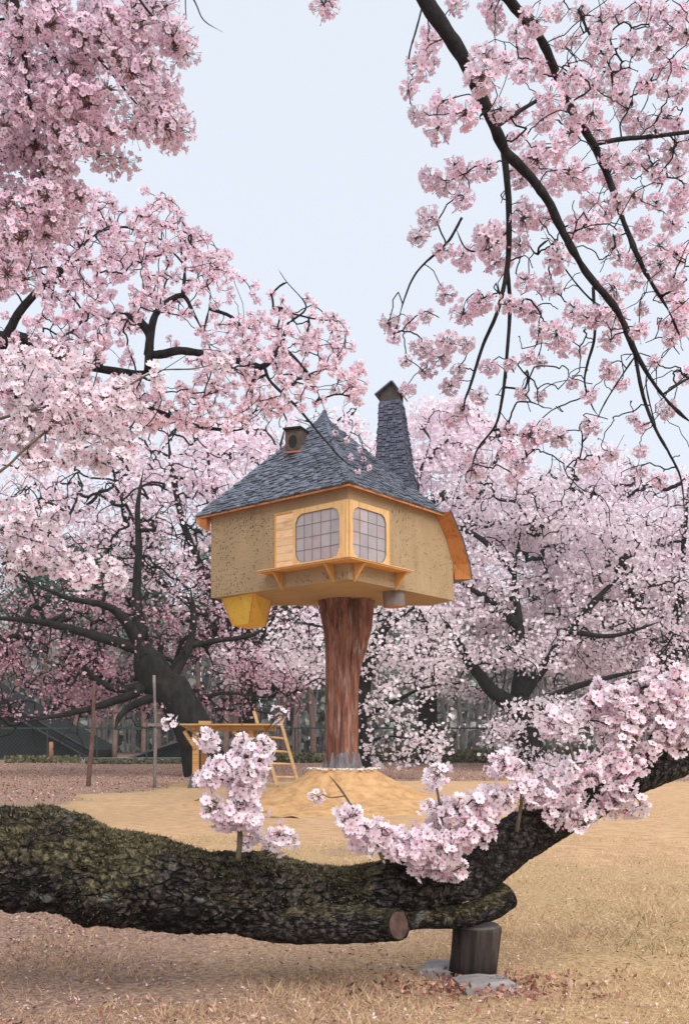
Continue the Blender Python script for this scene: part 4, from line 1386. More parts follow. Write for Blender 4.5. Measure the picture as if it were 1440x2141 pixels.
# --- the dense pink bough in the upper corner
TLL = [
    limb([(-160, -420), (-40, -160), (30, 0), (45, 80), (58, 170), (66, 240), (80, 330), (96, 370)], [6.0, 6.4], (0.05, 0.03, 0.018, 0.013, 0.010, 0.006)),
    limb([(30, 0), (62, 45), (105, 100), (130, 150), (160, 178), (190, 265)], [6.3, 6.4], (0.012, 0.009, 0.004)),
    limb([(-40, -160), (60, -60), (130, 45), (175, 80), (215, 130), (245, 165), (280, 210), (335, 255)], [6.2, 6.4], (0.02, 0.011, 0.010, 0.005)),
    limb([(-100, -300), (100, -210), (250, -60), (300, 10), (330, 45), (360, 75)], [6.1, 6.3], (0.03, 0.012, 0.006, 0.004)),
    limb([(100, -210), (320, -120), (400, -10), (425, 40), (465, 66)], [6.1, 6.2], (0.015, 0.005, 0.002)),
    limb([(320, -120), (380, -60), (388, 20), (390, 40)], [6.1, 6.2], (0.006, 0.002)),
    limb([(320, -120), (500, -140), (640, -60), (672, 5)], [6.1, 6.1], (0.008, 0.004, 0.003)),
    limb([(-120, 30), (0, 40), (80, 20)], [6.5, 6.5], (0.012, 0.006)),
    limb([(-200, 420), (-60, 420), (40, 435), (100, 445), (150, 465)], [6.9, 6.9], (0.02, 0.010, 0.004)),
    limb([(66, 240), (100, 260), (125, 285)], [6.4, 6.3], (0.006, 0.003)),
]
spec_tl = [(60, 70, 110, 90, 26), (180, 55, 110, 70, 24), (280, 60, 50, 70, 12), (378, 95, 26, 34, 5), (60, 220, 90, 100, 28), (165, 160, 80, 60, 17), (215, 60, 60, 50, 8),
           (250, 120, 50, 60, 9), (300, 150, 36, 60, 10), (335, 235, 42, 34, 8), (320, 190, 30, 40, 6), (350, 285, 22, 18, 3), (280, 250, 22, 18, 2), (60, 350, 90, 80, 26), (110, 320, 50, 50, 10), (200, 290, 45, 34, 7),
           (245, 330, 16, 14, 2), (50, 450, 80, 70, 22), (140, 240, 40, 40, 7), (185, 210, 40, 40, 5), (20, 560, 50, 60, 9), (685, 12, 14, 12, 2), (330, 20, 20, 20, 3), (95, 470, 60, 40, 9), (165, 420, 30, 30, 4)]
tl_pos = ell(spec_tl, 6.4, 300, 0.4)
rg = np.random.default_rng(73)
tl = thing('cherry_bough', TLL[0][0][0], 'dense rose pink hanging cherry bough in the corner farthest from the chimney', 'tree bough')
for k in (0, 3):
    MB().tube(*TLL[k], 9, disp=rough(0.003, 22, 5)).build('limb', M['bark_limb'], tl, True)
for k in (1, 2, 4, 5, 6, 7, 8, 9):
    MB().tube(*TLL[k], 6).build('branch', M['bark_limb'], tl, True)
tw = grow(TLL, tl_pos + [0, 0, 0.03], 9, 0.0024, 0.33, 0.08, 0.22)
wood_part('twigs', tw, M['bark_limb'], tl, 4)['kind'] = 'stuff'
place_clusters(tl, CL_MASS, tl_pos, rg.uniform(0.8, 1.15, len(tl_pos)), seed=9)
print('left clusters', len(tl_pos))

# --- pale blossom sprays reaching in at the side, nearer than the tree behind them
NLL = [
    limb([(-320, 1120), (-120, 1050), (0, 985), (45, 945), (80, 915), (128, 878), (160, 860)], [5.4, 5.8], (0.03, 0.013, 0.011, 0.006)),
    limb([(-200, 1010), (-60, 900), (100, 850), (210, 845), (270, 805), (330, 775), (410, 770), (470, 752)], [5.6, 6.3], (0.02, 0.012, 0.009, 0.006)),
    limb([(-120, 1050), (-20, 1100), (70, 1130), (150, 1160), (235, 1215)], [5.6, 6.0], (0.012, 0.007, 0.004)),
]
spec_nl = [(110, 800, 120, 60, 30), (70, 870, 100, 60, 26), (190, 870, 80, 60, 18), (210, 930, 70, 50, 13), (60, 950, 70, 40, 11), (270, 850, 50, 50, 8), (150, 960, 50, 20, 5),
           (50, 1110, 70, 34, 11), (110, 1160, 70, 38, 14), (190, 1195, 56, 30, 10), (235, 1215, 24, 20, 3), (30, 1180, 50, 40, 7), (100, 1080, 40, 30, 4), (20, 1060, 40, 20, 3), (20, 780, 50, 50, 8), (60, 740, 60, 30, 6), (330, 770, 16, 14, 1), (470, 752, 16, 12, 1)]
nl_pos = ell(spec_nl, 5.9, 500, 0.35)
nlb = thing('cherry_bough', NLL[0][0][0], 'pale near blossom sprays on thin twigs in front of the leaning dark tree', 'tree bough')
for p_, r_ in NLL:
    MB().tube(p_, r_ * 0.6, 7, disp=rough(0.002, 30, 2)).build('branch', M['shoot'], nlb, True)
tw = grow(NLL, nl_pos, 19, 0.0022, 0.35, 0.05)
wood_part('twigs', tw, M['bark_limb'], nlb, 4)['kind'] = 'stuff'
rg = np.random.default_rng(74)
place_clusters(nlb, CL_NEAR, nl_pos, rg.uniform(0.85, 1.2, len(nl_pos)), norm(rg.normal(size=nl_pos.shape)), seed=12)

# --- the spreading tree whose crown reaches across to the roof
MLL = [
    limb([(-420, 1770), (-400, 1500), (-330, 1250), (-200, 1020), (-90, 880)], [13.2, 13.0], (0.34, 0.27, 0.22, 0.16, 0.12)),
    limb([(-90, 880), (-20, 770), (20, 690), (50, 640), (120, 570), (175, 548), (232, 548)], [13, 12.6], (0.12, 0.07, 0.055, 0.045, 0.03, 0.018)),
    limb([(-200, 1020), (-60, 740), (20, 705), (60, 712), (120, 740), (180, 765), (280, 780), (310, 775)], [13, 12.8], (0.12, 0.08, 0.06, 0.05, 0.05)),
    limb([(310, 775), (313, 720), (322, 665), (345, 635), (382, 618), (405, 655), (425, 695)], [12.8, 12.6], (0.055, 0.05, 0.042, 0.035, 0.022, 0.012)),
    limb([(310, 742), (340, 740), (375, 733), (420, 738), (465, 746), (520, 760), (552, 765), (585, 725), (600, 680), (608, 672)], [12.8, 12.3], (0.05, 0.055, 0.045, 0.04, 0.035, 0.028, 0.014)),
    limb([(588, 722), (620, 752), (650, 790), (670, 835), (682, 865)], [12.4, 12.3], (0.018, 0.011, 0.006)),
    limb([(552, 768), (568, 800), (620, 850), (675, 915), (715, 960), (748, 980)], [12.3, 12.0], (0.02, 0.014, 0.007)),
    limb([(382, 618), (386, 575), (382, 550), (340, 505)], [12.6, 12.6], (0.028, 0.016, 0.008)),
    limb([(382, 560), (378, 510), (372, 470)], [12.6, 12.6], (0.014, 0.006)),
    limb([(437, 645), (480, 660), (505, 683), (535, 688)], [12.6, 12.4], (0.022, 0.02, 0.008)),
    limb([(425, 695), (437, 645), (440, 610)], [12.6, 12.5], (0.012, 0.01)),
    limb([(120, 570), (160, 520), (215, 480), (235, 470)], [12.7, 12.8], (0.02, 0.006)),
    limb([(310, 742), (312, 700), (290, 670), (262, 655)], [12.8, 12.8], (0.06, 0.05, 0.06)),
    limb([(-20, 770), (60, 860), (160, 880), (290, 850), (390, 885), (480, 900), (520, 892)], [13.2, 13.6], (0.06, 0.04, 0.03, 0.012)),
    limb([(608, 672), (640, 640), (600, 590), (580, 560)], [12.3, 12.3], (0.010, 0.005)),
]
rg = np.random.default_rng(75)
top_x = [0, 120, 170, 220, 330, 375, 430, 530, 620, 720, 770]
top_y = [520, 480, 385, 400, 385, 425, 490, 560, 605, 675, 800]
bot_x = [0, 300, 480, 560, 660, 740, 770]
bot_y = [900, 900, 905, 870, 850, 850, 830]
pts = []
while len(pts) < 1250:
    x = rg.uniform(-60, 775); y = rg.uniform(370, 910)
    a_, b_ = np.interp(x, top_x, top_y), np.interp(x, bot_x, bot_y)
    if not (a_ < y < b_):
        continue
    dens = 1.0 if x < 420 else np.interp(x, [420, 770], [0.85, 0.5])
    q3 = W(x, y, 12.6)
    nz = fbm(q3[None], 1.5, 91, 2)[0]
    if nz < 0.46 or rg.uniform() > dens:
        if rg.uniform() > 0.12: continue
    pts.append(W(x, y, 12.7 + rg.normal() * 0.75))
for (x, y) in ((733, 955), (752, 940), (760, 960), (748, 985), (772, 978), (725, 920), (700, 905), (765, 800), (740, 830), (745, 885)):
    pts.append(W(x, y, 12.1))
ml_pos = np.array(pts)
ml = thing('cherry_tree', MLL[0][0][0], 'wide cherry tree with pink blossom tufts and crooked limbs reaching over the tea house roof', 'tree')
MB().tube(*MLL[0], 22, disp=rough(0.03, 5, 2)).build('trunk', M['bark'], ml, True)
for p_, r_ in MLL[1:]:
    MB().tube(p_, r_, 8, disp=rough(0.008, 14, 2)).build('limb', M['bark_limb'], ml, True)
tw = grow(MLL, ml_pos, 23, 0.0042, 0.34, 0.0, 0.2)
wood_part('twigs', tw, M['bark_limb'], ml, 4)['kind'] = 'stuff'
ml_s = rg.uniform(0.75, 1.25, len(ml_pos)); ml_s[-10:] = 0.62
place_clusters(ml, CL_MID, ml_pos, ml_s, norm(rg.normal(size=ml_pos.shape)), seed=14)

# =================================================================== TREES BEHIND THE TEA HOUSE
def cloud(boxes, seed, thr=0.47, sc=0.5):
    """clumpy points filling pixel boxes (x0, x1, y0, y1, n, D0, D1)"""
    rng = np.random.default_rng(seed)
    out = []
    for (x0, x1, y0, y1, n, d0, d1) in boxes:
        m = n * 5
        x, y, d = rng.uniform(-1, 1, m), rng.uniform(-1, 1, m), rng.uniform(d0, d1, m)
        k = (np.abs(x) ** 2.4 + np.abs(y) ** 2.4) < 1
        x, y, d = x[k], y[k], d[k]
        P = np.stack([((x0 + x1) / 2 + x * (x1 - x0) / 2 - 720) / F * d, d, EYE + (1540 - ((y0 + y1) / 2 + y * (y1 - y0) / 2)) / F * d], -1)
        P = P[fbm(P * np.array([1, 1, 1.7]), sc, seed, 2) > thr]
        out.append(P[:n])
    return np.vstack(out)

def far_tree(label, limbs_, boxes, seed, per, spread, size, mat, flat=0.6, thr=0.5, tip=0.012, tint=(0.2, 0.95), tintf=None, bark='bark', bare=0, power=0.40, sc=0.8, part_twigs=True):
    root = limbs_[0][0][0].copy(); root[2] = 0
    tr_ = thing('cherry_tree', root, label, 'tree', None)
    pos = cloud(boxes, seed, thr, sc)
    MB().tube(*limbs_[0], 28, disp=lambda V, D: (fbm(V * np.array([1, 1, 0.5]), 2.6, seed, 4) - 0.5) * 0.28 * np.minimum(1, limbs_[0][1][:, None] / 0.5)).build('trunk', M[bark], tr_, True)
    for p_, r_ in limbs_[1:]:
        MB().tube(p_, r_, 10, disp=lambda V, D: (fbm(V, 3, seed, 3) - 0.5) * 0.5 * r_[:, None]).build('limb', M[bark], tr_, True)
    tg_ = pos[::2]
    if bare:
        rb_ = np.random.default_rng(seed + 5)
        tg_ = np.vstack([tg_, pos[rb_.integers(0, len(pos), bare)] + rb_.normal(size=(bare, 3)) * np.array([0.7, 0.7, 0.7])])
    tw_ = grow(limbs_, tg_, seed, tip, power, 0.10, 0.2, 4)
    wood_part('twigs', tw_, M[bark], tr_, 3)['kind'] = 'stuff'
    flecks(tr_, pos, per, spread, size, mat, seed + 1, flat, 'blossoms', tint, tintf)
    return tr_

# leaning dark tree with deep pink buds
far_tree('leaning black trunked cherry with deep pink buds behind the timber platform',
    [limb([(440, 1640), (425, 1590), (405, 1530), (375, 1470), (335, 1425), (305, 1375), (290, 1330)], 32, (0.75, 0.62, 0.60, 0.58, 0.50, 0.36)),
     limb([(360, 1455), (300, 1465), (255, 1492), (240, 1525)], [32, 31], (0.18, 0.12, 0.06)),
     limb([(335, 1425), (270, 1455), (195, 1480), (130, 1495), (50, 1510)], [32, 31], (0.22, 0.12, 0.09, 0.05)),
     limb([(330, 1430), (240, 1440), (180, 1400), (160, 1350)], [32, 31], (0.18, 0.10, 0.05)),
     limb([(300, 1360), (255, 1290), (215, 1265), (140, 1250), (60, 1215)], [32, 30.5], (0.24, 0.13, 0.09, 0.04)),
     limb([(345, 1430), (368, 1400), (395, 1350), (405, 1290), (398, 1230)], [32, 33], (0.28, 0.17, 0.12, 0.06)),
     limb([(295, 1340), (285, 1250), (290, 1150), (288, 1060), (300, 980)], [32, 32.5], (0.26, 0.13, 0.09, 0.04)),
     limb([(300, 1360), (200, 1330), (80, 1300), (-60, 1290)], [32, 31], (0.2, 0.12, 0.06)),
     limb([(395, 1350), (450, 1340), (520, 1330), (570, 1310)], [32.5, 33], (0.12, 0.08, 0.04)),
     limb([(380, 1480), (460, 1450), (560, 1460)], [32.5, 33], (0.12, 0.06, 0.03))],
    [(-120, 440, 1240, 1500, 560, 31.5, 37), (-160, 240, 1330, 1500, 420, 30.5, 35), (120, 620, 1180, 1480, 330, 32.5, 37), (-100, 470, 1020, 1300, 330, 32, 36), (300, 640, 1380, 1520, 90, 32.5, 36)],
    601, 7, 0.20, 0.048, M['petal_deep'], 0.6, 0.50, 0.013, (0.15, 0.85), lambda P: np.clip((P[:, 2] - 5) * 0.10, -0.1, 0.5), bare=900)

far_tree('upright pale pink cherry with many thin dark stems beyond the roof vent',
    [limb([(520, 1625), (515, 1540), (520, 1450), (505, 1380)], 38, (0.42, 0.32, 0.28, 0.25)),
     limb([(505, 1380), (450, 1250), (385, 1100), (360, 980), (350, 900)], [38, 37], (0.2, 0.14, 0.10, 0.04)),
     limb([(510, 1400), (440, 1300), (300, 1180), (250, 1040), (230, 940)], [38, 36], (0.18, 0.12, 0.08, 0.04)),
     limb([(505, 1380), (480, 1200), (440, 1000), (430, 900)], [38, 39], (0.18, 0.12, 0.08, 0.04)),
     limb([(510, 1400), (560, 1300), (620, 1200), (690, 1100)], [38, 39], (0.18, 0.12, 0.06)),
     limb([(505, 1380), (545, 1200), (570, 1000), (600, 880)], [38, 39], (0.16, 0.10, 0.04))],
    [(150, 620, 870, 1240, 720, 35, 42), (420, 790, 840, 1160, 540, 37, 43), (-60, 330, 890, 1150, 300, 36, 41), (430, 720, 1240, 1440, 300, 35, 40)],
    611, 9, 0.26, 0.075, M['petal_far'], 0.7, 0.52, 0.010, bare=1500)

far_tree('broad pale cherry with a dark forked trunk right of the tea house',
    [limb([(1112, 1625), (1108, 1570), (1105, 1520), (1085, 1470), (1075, 1440)], 40, (0.62, 0.50, 0.46, 0.44, 0.36)),
     limb([(1095, 1500), (1055, 1465), (1020, 1435), (975, 1375), (950, 1330), (905, 1265)], [40, 38], (0.38, 0.32, 0.2, 0.14, 0.08)),
     limb([(1085, 1460), (1088, 1380), (1085, 1300), (1075, 1200), (1090, 1100)], [40, 40], (0.34, 0.26, 0.18, 0.10, 0.05)),
     limb([(1083, 1310), (1040, 1270), (990, 1235), (930, 1200)], [40, 38.5], (0.18, 0.17, 0.10, 0.05)),
     limb([(1085, 1460), (1140, 1390), (1190, 1320), (1245, 1255), (1310, 1190)], [40, 39], (0.28, 0.18, 0.15, 0.07)),
     limb([(1100, 1500), (1170, 1450), (1260, 1420), (1350, 1400)], [40, 38], (0.2, 0.12, 0.05)),
     limb([(1190, 1320), (1280, 1330), (1380, 1300)], [39, 38], (0.12, 0.08, 0.04)),
     limb([(1075, 1200), (1010, 1130), (950, 1100), (880, 1080)], [40, 39], (0.12, 0.10, 0.04))],
    [(840, 1330, 980, 1330, 1250, 38.5, 47), (900, 1480, 1060, 1420, 900, 38, 46), (850, 1250, 1270, 1470, 330, 38, 44), (1020, 1240, 1460, 1610, 130, 36, 40)],
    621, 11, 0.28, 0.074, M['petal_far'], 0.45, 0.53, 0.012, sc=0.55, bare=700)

far_tree('slim black cherry with sparse low blossom close behind the red trunk',
    [limb([(762, 1640), (757, 1570), (753, 1500), (757, 1440), (775, 1380), (800, 1320), (822, 1270)], 31, (0.26, 0.24, 0.22, 0.22, 0.18, 0.12)),
     limb([(757, 1440), (740, 1380), (690, 1320), (620, 1300)], [31, 31.5], (0.12, 0.07, 0.03)),
     limb([(800, 1320), (850, 1280), (900, 1250)], [31, 31], (0.10, 0.06, 0.03)),
     limb([(760, 1500), (820, 1470), (880, 1440), (930, 1430)], [31, 30], (0.08, 0.05, 0.02)),
     limb([(757, 1560), (810, 1540), (870, 1550)], [31, 30], (0.05, 0.03, 0.015))],
    [(690, 960, 1250, 1440, 380, 29, 33.5), (745, 950, 1430, 1610, 120, 28.5, 32), (560, 720, 1270, 1400, 120, 30, 33)],
    631, 6, 0.17, 0.060, M['petal_far'], 0.7, 0.49, 0.009)

far_tree('tall pale cherry rising behind the chimney',
    [limb([(900, 1615), (895, 1500), (890, 1400), (885, 1300)], 48, (0.55, 0.45, 0.4, 0.35)),
     limb([(885, 1300), (880, 1150), (870, 1030), (900, 920)], [48, 47], (0.3, 0.2, 0.12, 0.05)),
     limb([(885, 1300), (960, 1120), (1020, 1000), (1060, 900)], [48, 48], (0.3, 0.18, 0.10, 0.05)),
     limb([(885, 1300), (800, 1120), (760, 1000)], [48, 49], (0.25, 0.14, 0.06)),
     limb([(870, 1060), (930, 1035), (990, 1040)], [46, 45], (0.2, 0.22, 0.10))],
    [(740, 1120, 870, 1200, 1300, 46, 54), (850, 1010, 830, 960, 180, 46, 52)],
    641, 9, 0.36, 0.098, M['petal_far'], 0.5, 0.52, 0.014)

far_tree('low spreading pale cherry at the edge of the lawn with level tiers of blossom',
    [limb([(1420, 1620), (1410, 1520), (1400, 1440), (1380, 1380)], 44, (0.5, 0.42, 0.38, 0.34)),
     limb([(1380, 1380), (1330, 1270), (1270, 1160), (1210, 1060)], [44, 43], (0.26, 0.16, 0.10, 0.05)),
     limb([(1390, 1400), (1420, 1250), (1430, 1120), (1440, 1000)], [44, 44], (0.26, 0.16, 0.10, 0.05)),
     limb([(1390, 1400), (1490, 1280), (1560, 1150)], [44, 44], (0.26, 0.16, 0.06)),
     limb([(1330, 1270), (1240, 1250), (1150, 1230)], [43, 42], (0.12, 0.08, 0.04))],
    [(1120, 1620, 980, 1330, 1450, 42.5, 51), (1180, 1600, 1280, 1480, 400, 42, 48), (1180, 1330, 930, 1060, 150, 44, 49)],
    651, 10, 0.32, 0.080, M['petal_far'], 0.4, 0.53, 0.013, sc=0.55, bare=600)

# =================================================================== FENCE, WOOD AND HUTS BEHIND
FD = 52.0
M['fence'] = plain('fence_green_paint', (0.022, 0.05, 0.038), 0.6, 0.25)
fence = thing('chain_link_fence', (0, FD, 0), 'long dark green chain link fence closing off the lawn in front of the wood', 'fence')
zr = EYE + (1540 - 1523) / F * FD
MB().bar((-26, FD, zr), (26, FD, zr), 0.07, 0.075).build('rail', M['fence'], fence)
MB().bar((-26, FD, 0.12), (26, FD, 0.12), 0.05, 0.05).build('rail', M['fence'], fence)
for k in range(21):
    x = -25 + k * 2.5
    MB().tube(np.array([[x, FD + 0.04, 0], [x, FD + 0.04, zr + 0.03]]), 0.04, 8).build('post', M['fence'], fence)
wires = MB()
for k in range(-8, 270):
    x = -26 + k * 0.2
    for s_ in (1, -1):
        a, b = np.array([x, FD, 0.1]), np.array([x + s_ * (zr - 0.1), FD, zr])
        wires.tube(np.array([a, b]), 0.0032, 3, cap=False)
wires.build('wire_mesh', plain('fence_wire_grey_green', (0.06, 0.08, 0.07), 0.6), fence)['kind'] = 'stuff'

# bare trees in the wood
def bare_tree(x, D, h, seed, mat, name, label, group, cat='tree', lean=0.0, r0=0.16, branches=9, hi=False):
    rng = np.random.default_rng(seed)
    t_ = thing(name, (x, D, 0), label, cat, group)
    k = np.linspace(0, 1, 9)
    P = np.stack([x + lean * k * h + np.cumsum(rng.normal(0, 0.06, 9)), D + np.cumsum(rng.normal(0, 0.05, 9)), k * h], -1)
    tr_l = (catmull(P, 3), np.interp(np.linspace(0, 1, 25), [0, 1], [r0, r0 * 0.25]))
    MB().tube(*tr_l, 8, disp=rough(0.02, 3, seed)).build('trunk', M[mat], t_, True)
    n_ = branches * 8
    zz = rng.uniform(0.55 if hi else 0.22, 1.0, n_) * h
    sp_ = h * 0.20 * (0.4 if hi else 1.0) * np.sqrt(1.15 - zz / h)
    tg = np.stack([x + lean * zz + rng.normal(size=n_) * sp_, D + rng.normal(size=n_) * sp_, zz + rng.uniform(0, 0.1, n_) * h], -1)
    tw_ = grow([tr_l], tg, seed, 0.012, 0.42, -0.12, 0.15, 4)
    o = wood_part('branches' if not hi else 'crown', tw_, M[mat], t_, 4)
    o['kind'] = 'stuff'
    if hi:
        nd = MB(); pp = np.repeat(tg, 40, axis=0) + rng.normal(size=(n_ * 40, 3)) * np.array([0.45, 0.45, 0.25])
        nd.scatter(BL_V * np.array([1.5, 1.5, 1]), BL_F, rot_from(rand_dirs(len(pp), rng), rng.uniform(0, 6, len(pp))), pp, rng.uniform(0.25, 0.5, len(pp)), 0, rng.uniform(0, 1, len(pp)))
        nd.build('needles', M['needle'], t_)['kind'] = 'stuff'
    return t_
t = NT('pine_needles_grey_green', 0.8, 0.2)
t.color(t.mix(t.attr(), (0.04, 0.07, 0.05), (0.11, 0.155, 0.115)))
M['needle'] = t.m
rg = np.random.default_rng(88)
for k, (px, D) in enumerate([(870, 58), (905, 60), (935, 57), (968, 62), (1000, 58), (1025, 64), (1050, 60), (800, 63), (835, 66), (1130, 60), (1165, 64), (1200, 59), (1240, 66), (1290, 61), (1340, 64), (1390, 60), (760, 67)]):
    bare_tree((px - 720) / F * D, D, rg.uniform(7, 11), 700 + k, 'bark_grey', 'bare_tree', 'bare grey tree standing in the misty wood beyond the fence', 'bare trees in the wood beyond the fence', lean=rg.normal(0, 0.06), r0=rg.uniform(0.11, 0.2))
for k, (px, D) in enumerate([(160, 62), (205, 66), (235, 60), (300, 64), (330, 70), (415, 66), (470, 61), (490, 68), (535, 63), (590, 66), (620, 60), (655, 64), (30, 66), (90, 70)]):
    bare_tree((px - 720) / F * D, D, rg.uniform(11, 14), 740 + k, 'bark_pine', 'pine_tree', 'straight red brown pine in the wood beyond the fence', 'pines in the wood beyond the fence', lean=rg.normal(0, 0.015), r0=rg.uniform(0.15, 0.24), branches=5, hi=True)

# far wood as one grey green mass, mist painted into its pale colour
t = NT('far_wood_painted_mist', 0.9, 0.1)
t.color(t.mix(t.attr(), (0.18, 0.195, 0.17), (0.52, 0.52, 0.48)))
rg = np.random.default_rng(90)
n = 70000
x = rg.uniform(-46, 46, n); d = rg.uniform(76, 96, n)
hmax = 10.5 + 3.0 * fbm(np.stack([x, 0 * x, 0 * x], -1), 0.12, 4, 2)
P = np.stack([x, d, hmax * rg.uniform(0, 1, n) ** 0.9], -1)
P = P[fbm(P, 0.45, 66, 3) > 0.44]
n = len(P)
mb = MB().scatter(FLECK_V, FLECK_F, rot_from(rand_dirs(n, rg), rg.uniform(0, 6, n)), P, rg.uniform(0.16, 0.42, n), 0, np.clip(rg.uniform(0, 0.7, n) + (fbm(P, 0.2, 68, 2) - 0.5) * 1.2, 0, 1))
n2_ = 420
for k in range(n2_):
    xx = rg.uniform(-46, 46); dd_ = rg.uniform(72, 90); hh_ = rg.uniform(6, 12)
    mb.tube(np.array([[xx, dd_, 0], [xx + rg.normal(0, 0.3), dd_, hh_ * 0.5], [xx + rg.normal(0, 0.6), dd_, hh_]]), [rg.uniform(0.06, 0.16), 0.06, 0.02], 4, 1, cap=False)
o = mb.build('woodland', [t.m, M['bark_grey']])
tag(o, 'grey green wood with mist painted into its colour, beyond the fence', None, None, 'stuff')

# low growth at the fence foot and along the lawn edge
t = NT('low_growth_green', 0.85, 0.2)
t.color(t.mix(t.attr(), (0.06, 0.065, 0.03), (0.20, 0.18, 0.09)))
rg = np.random.default_rng(95)
segs = [(760, 1120, 49, 51.5, 5000, 0.65), (180, 440, 47, 50, 2200, 0.14), (10, 170, 48.5, 51.5, 900, 0.35), (560, 700, 49, 51.5, 2500, 0.5), (1120, 1440, 48, 51.5, 4000, 0.7)]
mb = MB()
for (x0, x1, d0, d1, n, h) in segs:
    px, d = rg.uniform(x0, x1, n), rg.uniform(d0, d1, n)
    X = (px - 720) / F * d
    P = np.stack([X, d, rg.uniform(0, 1, n) ** 1.5 * h * (0.4 + 0.9 * fbm(np.stack([X, d, 0 * X], -1), 0.6, 8, 2))], -1)
    mb.scatter(FLECK_V, FLECK_F, rot_from(rand_dirs(n, rg), rg.uniform(0, 6, n)), P, rg.uniform(0.035, 0.10, n), 0, rg.uniform(0, 1, n))
tag(mb.build('undergrowth', t.m), 'low green growth along the foot of the fence', None, None, 'stuff')

# steep black hut roof behind the fence
M['tar'] = plain('hut_black_boards', (0.006, 0.0065, 0.007), 0.85, 0.35, 3)
M['tar_edge'] = plain('hut_edge_grey', (0.035, 0.033, 0.033), 0.8, 0.35, 3)
hut = thing('hut', W(-60, 1590, 56) * [1, 1, 0], 'steep black roofed hut half hidden behind the fence and pink tree', 'hut')
def hutp(px, py, D): return W(px, py, D)
g = [hutp(-150, 1400, 56), hutp(188, 1591, 56), hutp(-420, 1591, 56)]
for p in g[1:]: p[2] = 0.0
MB().prism([g[0], g[2], g[1]], (0, 6, 0)).build('gable', M['tar'], hut)
d_ = norm(g[1] - g[0]); n_ = np.array([-d_[2], 0, d_[0]]); n_ = n_ if n_[2] > 0 else -n_
for q_, w_, mt in ((0.10, 0.10, 'tar_edge'), (0.30, 0.18, 'tar'), (0.52, 0.07, 'tar_edge')):
    MB().bar(g[0] + n_ * q_ + [0, -0.35, 0], g[1] + n_ * q_ + [0, -0.35, 0], 0.25, w_, 0, n_).build('barge_board', M[mt], hut)
MB().prism([g[0] + n_ * 0.02 + [0, -0.3, 0], g[1] + n_ * 0.02 + [0, -0.3, 0], g[1] + n_ * 0.56 + [0, -0.3, 0], g[0] + n_ * 0.56 + [0, -0.3, 0]], (0, 6.6, 0)).build('roof', M['tar'], hut)
low = thing('hut', W(350, 1585, 57) * [1, 1, 0], 'low dark hut with shallow roof between the two thin poles and the leaning tree', 'hut')
pk, la, lb = W(372, 1553, 57), W(270, 1588, 57), W(450, 1580, 57)
M['low_roof'] = plain('low_roof_mauve_grey', (0.085, 0.065, 0.07), 0.8, 0.3, 3)
MB().prism([W(300, 1592, 57), W(440, 1592, 57), W(440, 1573, 57), W(372, 1558, 57), W(300, 1576, 57)], (0, 3, 0)).build('wall', M['tar'], low)
for e_ in (la, lb):
    MB().bar(pk + [0, 1.3, 0.05], e_ + [0, 1.3, 0.05], 3.6, 0.09).build('roof', M['low_roof'], low)
kb = MB().bar(W(130, 1588, 54), W(425, 1588, 54), 0.2, 0.16).build('kerb', plain('kerb_pale_grey', (0.36, 0.35, 0.37), 0.8, 0.2, 4), None, False, W(280, 1588, 54))
tag(kb, 'long pale grey kerb on the ground in front of the fence', 'kerb')
sp = W(107, 1590, 50)
st_ = MB().tube(np.array([[sp[0], 50, -0.05], [sp[0], 50, 0.5], [sp[0], 50, 0.98]]), [0.12, 0.11, 0.10], 10, disp=rough(0.01, 8, 2)).build('wooden_stake', plain('stake_orange_brown', (0.33, 0.15, 0.09), 0.8, 0.3), None, True, (sp[0], 50, 0))
tag(st_, 'short orange brown wooden stake in front of the black hut', 'stake')

# =================================================================== PLATFORM, LADDER, POLES
M['plank'] = wood('platform_timber_honey', (0.50, 0.28, 0.105), (0.34, 0.17, 0.055), (1.2, 12, 12))
M['foot'] = plain('footing_dark_grey', (0.10, 0.09, 0.095), 0.85, 0.35, 9)
PD = 26.0
plat = thing('timber_platform', W(490, 1640, PD) * [1, 1, 0], 'honey coloured timber platform on short legs under the leaning tree', 'platform')
zt_ = EYE + (1540 - 1516) / F * PD
x0, x1 = W(388, 0, PD)[0], W(578, 0, PD)[0]
nP = 9
for k in range(nP):
    y = PD - 0.75 + k * 1.5 / (nP - 1)
    MB().box(((x0 + x1) / 2 + 0.03 * math.sin(k * 5), y, zt_ + 0.003 * (k % 3)), (x1 - x0 + 0.06 * math.cos(k * 3), 0.17, 0.04)).build('plank', M['plank'], plat)
for y in (PD - 0.6, PD + 0.6):
    MB().bar((x0 + 0.1, y, zt_ - 0.09), (x1 - 0.05, y, zt_ - 0.09), 0.09, 0.13).build('beam', M['plank'], plat)
for x in (x0 + 0.3, (x0 + x1) / 2, x1 - 0.3):
    MB().bar((x, PD - 0.7, zt_ - 0.08), (x, PD + 0.7, zt_ - 0.08), 0.07, 0.10).build('joist', M['plank'], plat)
lx = W(416, 0, PD)[0]; rx = W(528, 0, PD)[0]
for x, y in ((lx, PD - 0.55), (rx, PD - 0.55), (lx + 0.05, PD + 0.6), (rx, PD + 0.6)):
    MB().bar((x, y, 0.28), (x, y, zt_ - 0.155), 0.15, 0.15, 0, (0, 1, 0)).build('leg', M['plank'], plat)
    MB().box((x, y, 0.15), (0.36, 0.36, 0.34), None, 0, 0.5, 0.55).build('footing', M['foot'], plat)
